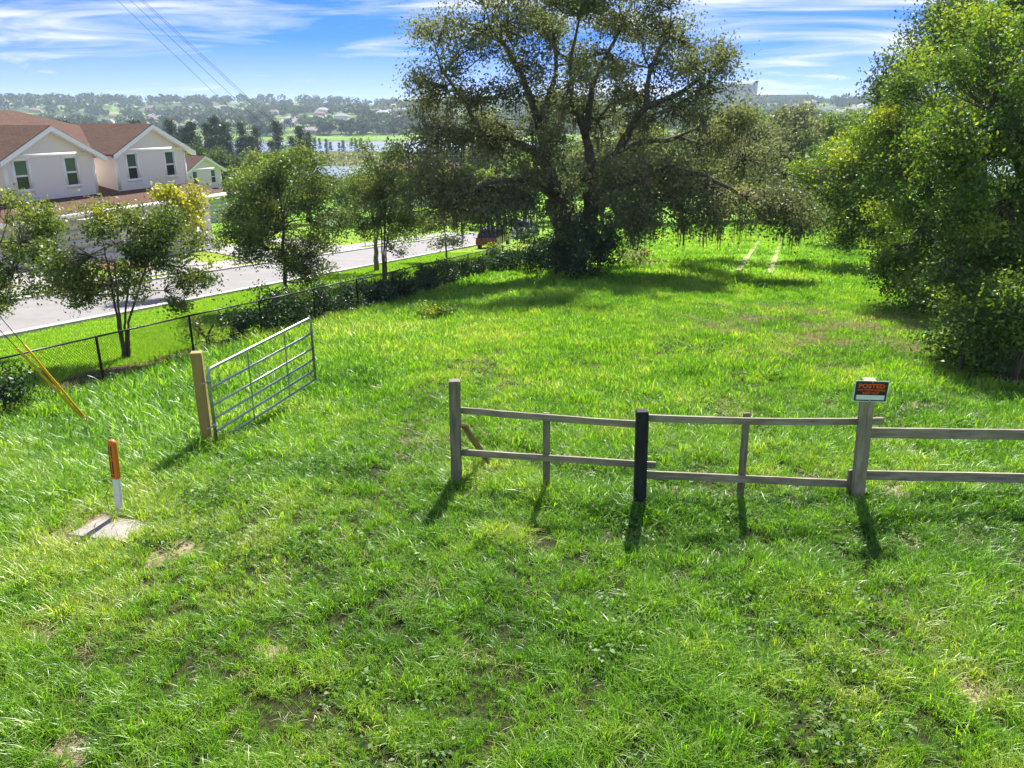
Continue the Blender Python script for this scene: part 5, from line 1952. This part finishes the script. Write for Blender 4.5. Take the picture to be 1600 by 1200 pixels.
hills = [far_tree_mesh('hillside_tree', 10, 6.5, 420, 1.5, M[m_], 360 + i, trunk=0.4) for i, m_ in enumerate(('far_leaf', 'far_leaf', 'grey_leaf', 'pine_leaf'))]
cnt = 0
extraV, extraQ, extraT = [], [], []
nex = 0
CAND = []
for i in range(3600):
    u = rh.uniform(-60, 1500)
    Y = 870 + 1000 * rh.random() ** 1.25
    x = (u - 800) / F * Y
    if vnoise(x, Y, 90, 8) < 0.36 and Y < 1600:
        continue
    if any(abs(x - hx_) < 13 and -75 < Y - hy_ < 9 for hx_, hy_ in HOUSES):
        continue
    CAND.append((Y, u, x))
CAND.sort()
HT = 0
rb = np.random.default_rng(5)
for (Y, u, x) in CAND:
    sc = rh.uniform(0.8, 1.7)
    vis = (u < 640 or 1130 < u < 1340)
    if vis and HT < 290 and rh.random() < 0.62:
        HT += 1
        put('hillside_tree', hills[rh.randrange(4)], G(x, Y), rh.uniform(0, 6), sc, 'hazy round tree on the far hillside across the lake', 'tree', 'trees on the far hillside')
    else:
        n = 44
        cz = float(T(x, Y))
        C = np.array([x, Y, cz + 5.2 * sc]) + unit(rb.normal(size=(n, 3))) * np.array([6.0, 6.0, 4.6]) * sc * rb.uniform(0.55, 1, (n, 1))
        V, Q, tv = leaf_arrays(C, 3.4 * sc, np.clip(rb.normal(0.45, 0.18, n), 0, 1), rb, aspect=0.75)
        extraV.append(V)
        extraQ.append(Q + nex)
        extraT.append(tv)
        nex += len(V)
tag(link('hillside_wood', np_mesh('hillside_wood', np.concatenate(extraV), np.concatenate(extraQ), None, [M['far_leaf']], {'tint': np.concatenate(extraT)})),
    'hazy woods filling the gaps between houses on the far hillside', 'woods', kind='stuff')


# the big building on the ridge to the right
YB = 1900
c0 = at(1140, 150, YB)
gB_ = float(T(c0.x, YB))
bl = empty('ridge_building', Vector((c0.x, YB, gB_)))
tag(bl, 'large hazy flat-roofed building with a stair tower on the far ridge', 'building')
zt_ = at(1140, 131, YB).z
wpx = 1.0 / F * YB
M['bld'] = simple('ridge_building_wall', (0.17, 0.18, 0.2), 0.8, 0.06, 0.05, bump=0)
mb = MB()
mb.box((c0.x - 30 * wpx, YB, gB_ - 8), (c0.x + 29 * wpx, YB + 60, zt_))
mb.build('wall', M['bld'], bl)
mb = MB()
mb.box((c0.x + 29 * wpx, YB - 6, gB_ - 8), (c0.x + 34.5 * wpx, YB + 50, at(1140, 134, YB).z))
mb.build('wing', M['bld'], bl)
mb = MB()
mb.box((c0.x + 34.5 * wpx, YB - 8, gB_ - 8), (c0.x + 38.5 * wpx, YB + 40, at(1140, 128.5, YB).z))
mb.build('tower', M['bld'], bl)
for r in range(3):
    z_a = at(1140, 135 + r * 5.5, YB).z
    mb = MB()
    mb.box((c0.x - 29 * wpx, YB - 0.6, z_a - 3.2), (c0.x + 28 * wpx, YB - 0.02, z_a))
    mb.build('window_band', M['glass_dark'], bl)
c1 = at(1232, 155, 1850)
g1 = float(T(c1.x, 1850))
mb = MB()
zz1 = at(1232, 148, 1850).z
mb.box((c1.x - 36 * wpx, 1850, g1 - 8), (c1.x + 36 * wpx, 1900, zz1))
lb = mb.build('long_building', M['bld'])
tag(lb, 'long low hazy building on the far ridge right of the tower building', 'building')
mb = MB()
mb.box((c1.x - 35 * wpx, 1849.3, zz1 - 7), (c1.x + 35 * wpx, 1849.9, zz1 - 4))
mb.build('window_band', M['glass_dark'], lb)

# ------------------------------------------------------------------ grass
GRASS_COL = bpy.data.collections.new('grass_tufts')


def blade_mesh(name, nb, rad, h, wd, seed, m, bend=0.6, leafy=False):
    rng = np.random.default_rng(seed)
    V, Q, Tt = [], [], []
    for i in range(nb):
        a = rng.uniform(0, 6.28)
        r = rad * math.sqrt(rng.random())
        x, y = r * math.cos(a), r * math.sin(a)
        da = rng.uniform(0, 6.28)
        hh_ = h * rng.uniform(0.5, 1.25)
        out = hh_ * bend * rng.uniform(0.2, 1.3)
        dx, dy = math.cos(da), math.sin(da)
        px, py = -dy, dx
        w_ = wd * rng.uniform(0.7, 1.3)
        t_ = rng.random()
        i0 = len(V)
        for (t, wk) in ((0, 0.8), (0.4, 1.0), (0.75, 0.7), (1.0, 0.08)):
            cx_ = x + dx * out * t ** 1.8
            cy_2 = y + dy * out * t ** 1.8
            cz_ = hh_ * (t - 0.28 * bend * t ** 3) - 0.015
            V.append((cx_ - px * w_ * wk / 2, cy_2 - py * w_ * wk / 2, cz_))
            V.append((cx_ + px * w_ * wk / 2, cy_2 + py * w_ * wk / 2, cz_))
            Tt += [t_, t_]
        for k in range(3):
            Q.append((i0 + 2 * k, i0 + 2 * k + 1, i0 + 2 * k + 3, i0 + 2 * k + 2))
    return np_mesh(name, V, Q, None, [m], {'tint': Tt}, smooth=True)


def weed_mesh(name, nl, rad, h, leaf, seed, m):
    rng = np.random.default_rng(seed)
    a = rng.uniform(0, 6.28, nl)
    r = rad * np.sqrt(rng.random(nl))
    C = np.stack([r * np.cos(a), r * np.sin(a), h * rng.random(nl) * (1 - 0.5 * r / rad)], 1)
    V, Q, tv = leaf_arrays(C, leaf, rng.random(nl), rng, up=0.9, aspect=0.6)
    return np_mesh(name, V, Q, None, [m], {'tint': tv})


def scatter(name, label, protos, P, scale, rot, idx, itint, cat, lean=None):
    """one mass of plants: small tuft meshes set on points"""
    me = bpy.data.meshes.new(name)
    me.vertices.add(len(P))
    me.vertices.foreach_set('co', np.asarray(P, np.float32).ravel())
    for k, v_, ty in (('iscale', scale, 'FLOAT'), ('itint', itint, 'FLOAT'), ('iidx', idx, 'INT')):
        at_ = me.attributes.new(k, ty, 'POINT')
        at_.data.foreach_set('value', np.asarray(v_, np.int32 if ty == 'INT' else np.float32))
    ar = me.attributes.new('irot', 'FLOAT_VECTOR', 'POINT')
    ar.data.foreach_set('vector', np.asarray(rot, np.float32).ravel())
    o = link(name, me)
    tag(o, label, cat, kind='stuff')
    cc = bpy.data.collections.new(name + '_tufts')
    for k, pm in enumerate(protos):
        cc.objects.link(bpy.data.objects.new('%s_tuft_%d' % (name, k), pm))
    ng = bpy.data.node_groups.new(name, 'GeometryNodeTree')
    ng.interface.new_socket('Geometry', in_out='INPUT', socket_type='NodeSocketGeometry')
    ng.interface.new_socket('Geometry', in_out='OUTPUT', socket_type='NodeSocketGeometry')
    N = ng.nodes
    gi, go = N.new('NodeGroupInput'), N.new('NodeGroupOutput')
    ci = N.new('GeometryNodeCollectionInfo')
    ci.inputs['Collection'].default_value = cc
    ci.inputs['Separate Children'].default_value = True
    ci.inputs['Reset Children'].default_value = True
    io = N.new('GeometryNodeInstanceOnPoints')
    io.inputs['Pick Instance'].default_value = True

    def attr(nm, ty):
        nd = N.new('GeometryNodeInputNamedAttribute')
        nd.data_type = ty
        nd.inputs['Name'].default_value = nm
        return nd.outputs['Attribute']
    ng.links.new(gi.outputs[0], io.inputs['Points'])
    ng.links.new(ci.outputs[0], io.inputs['Instance'])
    ng.links.new(attr('iidx', 'INT'), io.inputs['Instance Index'])
    e2r = N.new('FunctionNodeEulerToRotation')
    ng.links.new(attr('irot', 'FLOAT_VECTOR'), e2r.inputs[0])
    ng.links.new(e2r.outputs[0], io.inputs['Rotation'])
    ng.links.new(attr('iscale', 'FLOAT'), io.inputs['Scale'])
    ng.links.new(io.outputs[0], go.inputs[0])
    md_ = o.modifiers.new('tufts', 'NODES')
    md_.node_group = ng
    return o


BASES = [(p.x, p.y) for p in (bP1, bP2, bP3, gb, mbs)] + [(PADC.x, PADC.y)]


def pad_dist(x, y):
    """distance outside the concrete pad's outline (negative inside)"""
    best = np.full(np.shape(x), -9.0)
    for i in range(4):
        a, b = cs[i], cs[(i + 1) % 4]
        ex, ey = b.x - a.x, b.y - a.y
        L_ = math.hypot(ex, ey)
        sgn = 1 if ex * (PADC.y - a.y) - ey * (PADC.x - a.x) < 0 else -1
        best = np.maximum(best, sgn * (ex * (y - a.y) - ey * (x - a.x)) / L_)
    return best


def patch_mask(x, y, soft=0.35):
    """0 inside bare ground, 1 in the grass"""
    k = np.ones_like(x)
    for (cx_, cy_2, rx, ry, rot) in PATCHES:
        dx, dy = x - cx_, y - cy_2
        a = dx * math.cos(rot) + dy * math.sin(rot)
        b = -dx * math.sin(rot) + dy * math.cos(rot)
        r = np.sqrt((a / rx) ** 2 + (b / ry) ** 2) + 0.7 * (vnoise(x, y, 0.14, 4) - 0.5)
        k = k * (0.16 + 0.84 * sst(0.35, 1.2, r))
    # the concrete pad stays clear
    k = k * sst(-0.02, 0.06, pad_dist(x, y))
    for tk in TRACKS:
        for i in range(len(tk)):
            k = k * sst(0.3, 0.6, np.hypot(x - tk[i, 0], (y - tk[i, 1]) * 0.3))
    return k


def height_field(x, y):
    d = dist_fence(x, y)
    h = 0.60 + 0.55 * vnoise(x, y, 1.1, 12) + 0.75 * (vnoise(x, y, 0.32, 13) - 0.5)
    h = np.maximum(h, 0.28)
    shag = sst(-7.5, -4.0, d) * (1 - sst(-0.1, 0.3, d)) * (1 - sst(24, 36, y))
    h = h + 0.75 * shag
    # worn way through the gateway
    way = np.exp(-((x - (-1.9 + 0.13 * (y - 9))) / 0.95) ** 2) * sst(5, 7, y) * (1 - sst(14, 22, y))
    h = h * (1 - 0.32 * way)
    # unmown line under the fence
    for (bx, by) in BASES[:4]:
        h = h + 0.45 * np.exp(-((x - bx) ** 2 + (y - by + 0.1) ** 2) / 0.18)
    fy = np.interp(x, [bP1.x, bP2.x, bP3.x, bP4.x], [bP1.y, bP2.y, bP3.y, bP4.y])
    h = h + 0.35 * np.exp(-((y - fy + 0.15) / 0.45) ** 2) * (x > bP1.x - 0.3)
    return h


def tint_field(x, y, rng):
    t = 0.43 + 0.10 * sst(11, 22, y) + 0.55 * (vnoise(x, y, 1.7, 20) - 0.5) + 0.45 * (vnoise(x, y, 0.45, 21) - 0.5) + 0.35 * (vnoise(x, y, 0.32, 13) - 0.5) + 0.35 * (vnoise(x, y, 6.0, 22) - 0.5)  # partly follows the height noise: shade among taller tufts painted into the tint
    return t + rng.normal(0, 0.10, len(x))


def grass_band(name, label, y0, y1, dens, protos, seed, base_scale, field_only=True, cond=None, fade_in=0.0, fade_out=0.0, wide=0.95, side=4.5):
    rng = np.random.default_rng(seed)
    A = wide * (y1 * y1 - y0 * y0) + 2 * side * (y1 - y0)
    n = int(A * dens)
    gy = np.linspace(y0, y1, 400)
    cdf = np.cumsum(wide * gy + side)
    y = np.interp(rng.random(n) * cdf[-1], cdf, gy)
    x = rng.uniform(-1, 1, n) * (wide * y + side)
    keep = rng.random(n) < patch_mask(x, y) + 0.03
    if fade_in:                                   # neighbouring bands thin out into each other
        keep &= rng.random(n) < sst(y0, y0 + fade_in, y)
    if fade_out:
        keep &= rng.random(n) < 1 - sst(y1 - fade_out, y1, y)
    d = dist_fence(x, y)
    if field_only:
        keep &= d < 0.15
        keep &= (x < 9.5 + 0.36 * (y - 15)) | (y < 14.5)
    if cond is not None:
        keep &= cond(x, y, d, rng)
    x, y = x[keep], y[keep]
    h = height_field(x, y)
    sc = base_scale * h * rng.uniform(0.75, 1.25, len(x))
    rot = np.stack([rng.normal(0, 0.16, len(x)), rng.normal(0, 0.16, len(x)), rng.uniform(0, 6.28, len(x))], 1)
    P = np.stack([x, y, T(x, y)], 1)
    return scatter(name, label, protos, P, sc, rot, rng.integers(0, len(protos), len(x)), np.clip(tint_field(x, y, rng), 0.02, 1), 'grass')


pa = [blade_mesh('tuft', 24, 0.075, 0.17, 0.0062, 400 + i, M['grass'], 0.55 + 0.25 * (i % 3)) for i in range(6)]
grass_band('meadow_grass', 'bright green rough grass around the timber fence and gate', 2.5, 17.0, 180, pa, 1, 1.0, fade_out=7.0)
pb = [blade_mesh('tuft', 26, 0.15, 0.19, 0.0115, 420 + i, M['grass'], 0.6) for i in range(5)]
grass_band('pasture_grass', 'bright green grass of the field between the gate and the oak', 10.0, 38, 62, pb, 2, 1.0, fade_in=7.0, fade_out=12.0)
pc = [blade_mesh('tuft', 30, 0.42, 0.20, 0.030, 440 + i, M['grass'], 0.7) for i in range(4)]
grass_band('far_pasture_grass', 'smooth bright green grass of the far field beyond the oak', 26, 100, 8.5, pc, 3, 1.0, fade_in=12.0, wide=0.72, side=3.0)
pl_ = [blade_mesh('tuft', 30, 0.20, 0.10, 0.012, 460 + i, M['grass'], 0.5) for i in range(3)]


def lawn_band():
    rng = np.random.default_rng(33)
    n = 30000
    s_ = rng.uniform(-8, 45, n)
    d_ = rng.uniform(0.3, RN - 0.4, n)
    x = F0[0] + FD[0] * s_ + FN[0] * d_
    y = F0[1] + FD[1] * s_ + FN[1] * d_
    P = np.stack([x, y, T(x, y)], 1)
    rot = np.stack([rng.normal(0, 0.1, n), rng.normal(0, 0.1, n), rng.uniform(0, 6.28, n)], 1)
    return scatter('lawn_grass', 'short mown lawn between the chain link fence and the street', pl_, P, rng.uniform(0.7, 1.1, n), rot, rng.integers(0, 3, n), np.clip(rng.normal(0.66, 0.1, n), 0, 1), 'lawn')


lawn_band()
# broad-leaved weeds in patches, and dead stalks
pw = [weed_mesh('weed', 46, 0.14, 0.16, 0.045, 480 + i, M['weed']) for i in range(4)]


def weeds():
    rng = np.random.default_rng(44)
    n = 16000
    y = np.sqrt(rng.uniform(16, 26 * 26, n))
    x = rng.uniform(-1, 1, n) * (0.7 * y + 1)
    pr = sst(0.62, 0.82, vnoise(x, y, 1.3, 30)) * 0.5
    fy = np.interp(x, [bP1.x, bP2.x, bP3.x, bP4.x], [bP1.y, bP2.y, bP3.y, bP4.y])
    pr = pr + 0.6 * np.exp(-((y - fy + 0.45) / 0.55) ** 2) * (x > bP1.x - 0.3) * sst(0.35, 0.6, vnoise(x, y, 0.7, 31))
    for (u, v, r) in ((230, 775, 0.35), (690, 500, 1.0), (60, 800, 0.5), (330, 780, 0.3), (240, 595, 0.6)):
        q = gp(u, v)
        pr = pr + np.exp(-((x - q.x) ** 2 + (y - q.y) ** 2) / r ** 2)
    keep = (rng.random(n) < pr * (patch_mask(x, y) + 0.1)) & (dist_fence(x, y) < 0)
    x, y = x[keep], y[keep]
    m_ = len(x)
    P = np.stack([x, y, T(x, y)], 1)
    rot = np.stack([rng.normal(0, 0.15, m_), rng.normal(0, 0.15, m_), rng.uniform(0, 6.28, m_)], 1)
    scatter('broadleaf_weeds', 'low leafy weeds in patches among the grass', pw, P, rng.uniform(0.6, 1.4, m_), rot, rng.integers(0, 4, m_), np.clip(rng.normal(0.45, 0.2, m_), 0, 1), 'weeds')


weeds()
pdr = [blade_mesh('stalk', 14, 0.09, 0.15, 0.005, 500 + i, M['dry'], 1.5) for i in range(4)]


def dry():
    rng = np.random.default_rng(55)
    n = 60000
    y = np.sqrt(rng.uniform(14, 30 * 30, n))
    x = rng.uniform(-1, 1, n) * (0.7 * y + 1)
    pr = 0.05 + 0.28 * sst(0.6, 0.85, vnoise(x, y, 1.0, 40)) + 0.5 * (1 - patch_mask(x, y)) * 0.6
    fy2 = gp(1365, 512)
    pr = pr + 0.5 * np.exp(-(((x - fy2.x) / 3.2) ** 2 + ((y - fy2.y) / 2.6) ** 2))
    dpad = pad_dist(x, y) * 20
    keep = (rng.random(n) < pr) & (dist_fence(x, y) < 0) & (dpad > 1.0)
    x, y = x[keep], y[keep]
    m_ = len(x)
    P = np.stack([x, y, T(x, y)], 1)
    rot = np.stack([rng.normal(0, 0.3, m_), rng.normal(0, 0.3, m_), rng.uniform(0, 6.28, m_)], 1)
    scatter('dry_stalks', 'dead straw-coloured grass stalks among the green grass', pdr, P, rng.uniform(0.5, 1.1, m_), rot, rng.integers(0, 4, m_), rng.random(m_), 'dry grass')


dry()
pds = [blade_mesh('straw', 26, 0.22, 0.20, 0.010, 520 + i, M['dry'], 0.9) for i in range(3)]


def straw():
    rng = np.random.default_rng(66)
    n = 9000
    c = gp(1345, 515)
    x = rng.normal(c.x, 2.6, n)
    y = rng.normal(c.y, 2.2, n)
    keep = (rng.random(n) < 0.75 * sst(0.3, 0.75, vnoise(x, y, 0.8, 51))) & (x < 9.2 + 0.36 * (y - 15))
    x, y = x[keep], y[keep]
    m_ = len(x)
    rot = np.stack([rng.normal(0, 0.25, m_), rng.normal(0, 0.25, m_), rng.uniform(0, 6.28, m_)], 1)
    scatter('straw_grass', 'pale dry grass on the open ground beside the wood edge', pds, np.stack([x, y, T(x, y)], 1), rng.uniform(0.45, 0.95, m_), rot, rng.integers(0, 3, m_), rng.random(m_), 'dry grass')


straw()

# ------------------------------------------------------------------ haze
mh = bpy.data.materials.new('haze_air')
mh.use_nodes = True
nh_ = NT(mh.node_tree)
pvn = nh_.n('ShaderNodeVolumePrincipled')
pvn.inputs['Color'].default_value = (0.66, 0.82, 1.0, 1)
pvn.inputs['Density'].default_value = 0.00015
pvn.inputs['Anisotropy'].default_value = 0.2
oh = nh_.n('ShaderNodeOutputMaterial')
nh_.l(pvn.outputs[0], oh.inputs['Volume'])
mb = MB()
mb.box((-3100, -3100, -30), (3100, 3100, 70))
hz = mb.build('haze', mh)
tag(hz, kind='stuff')
hz['label'] = 'thin pale blue haze hanging over the valley and the hills'
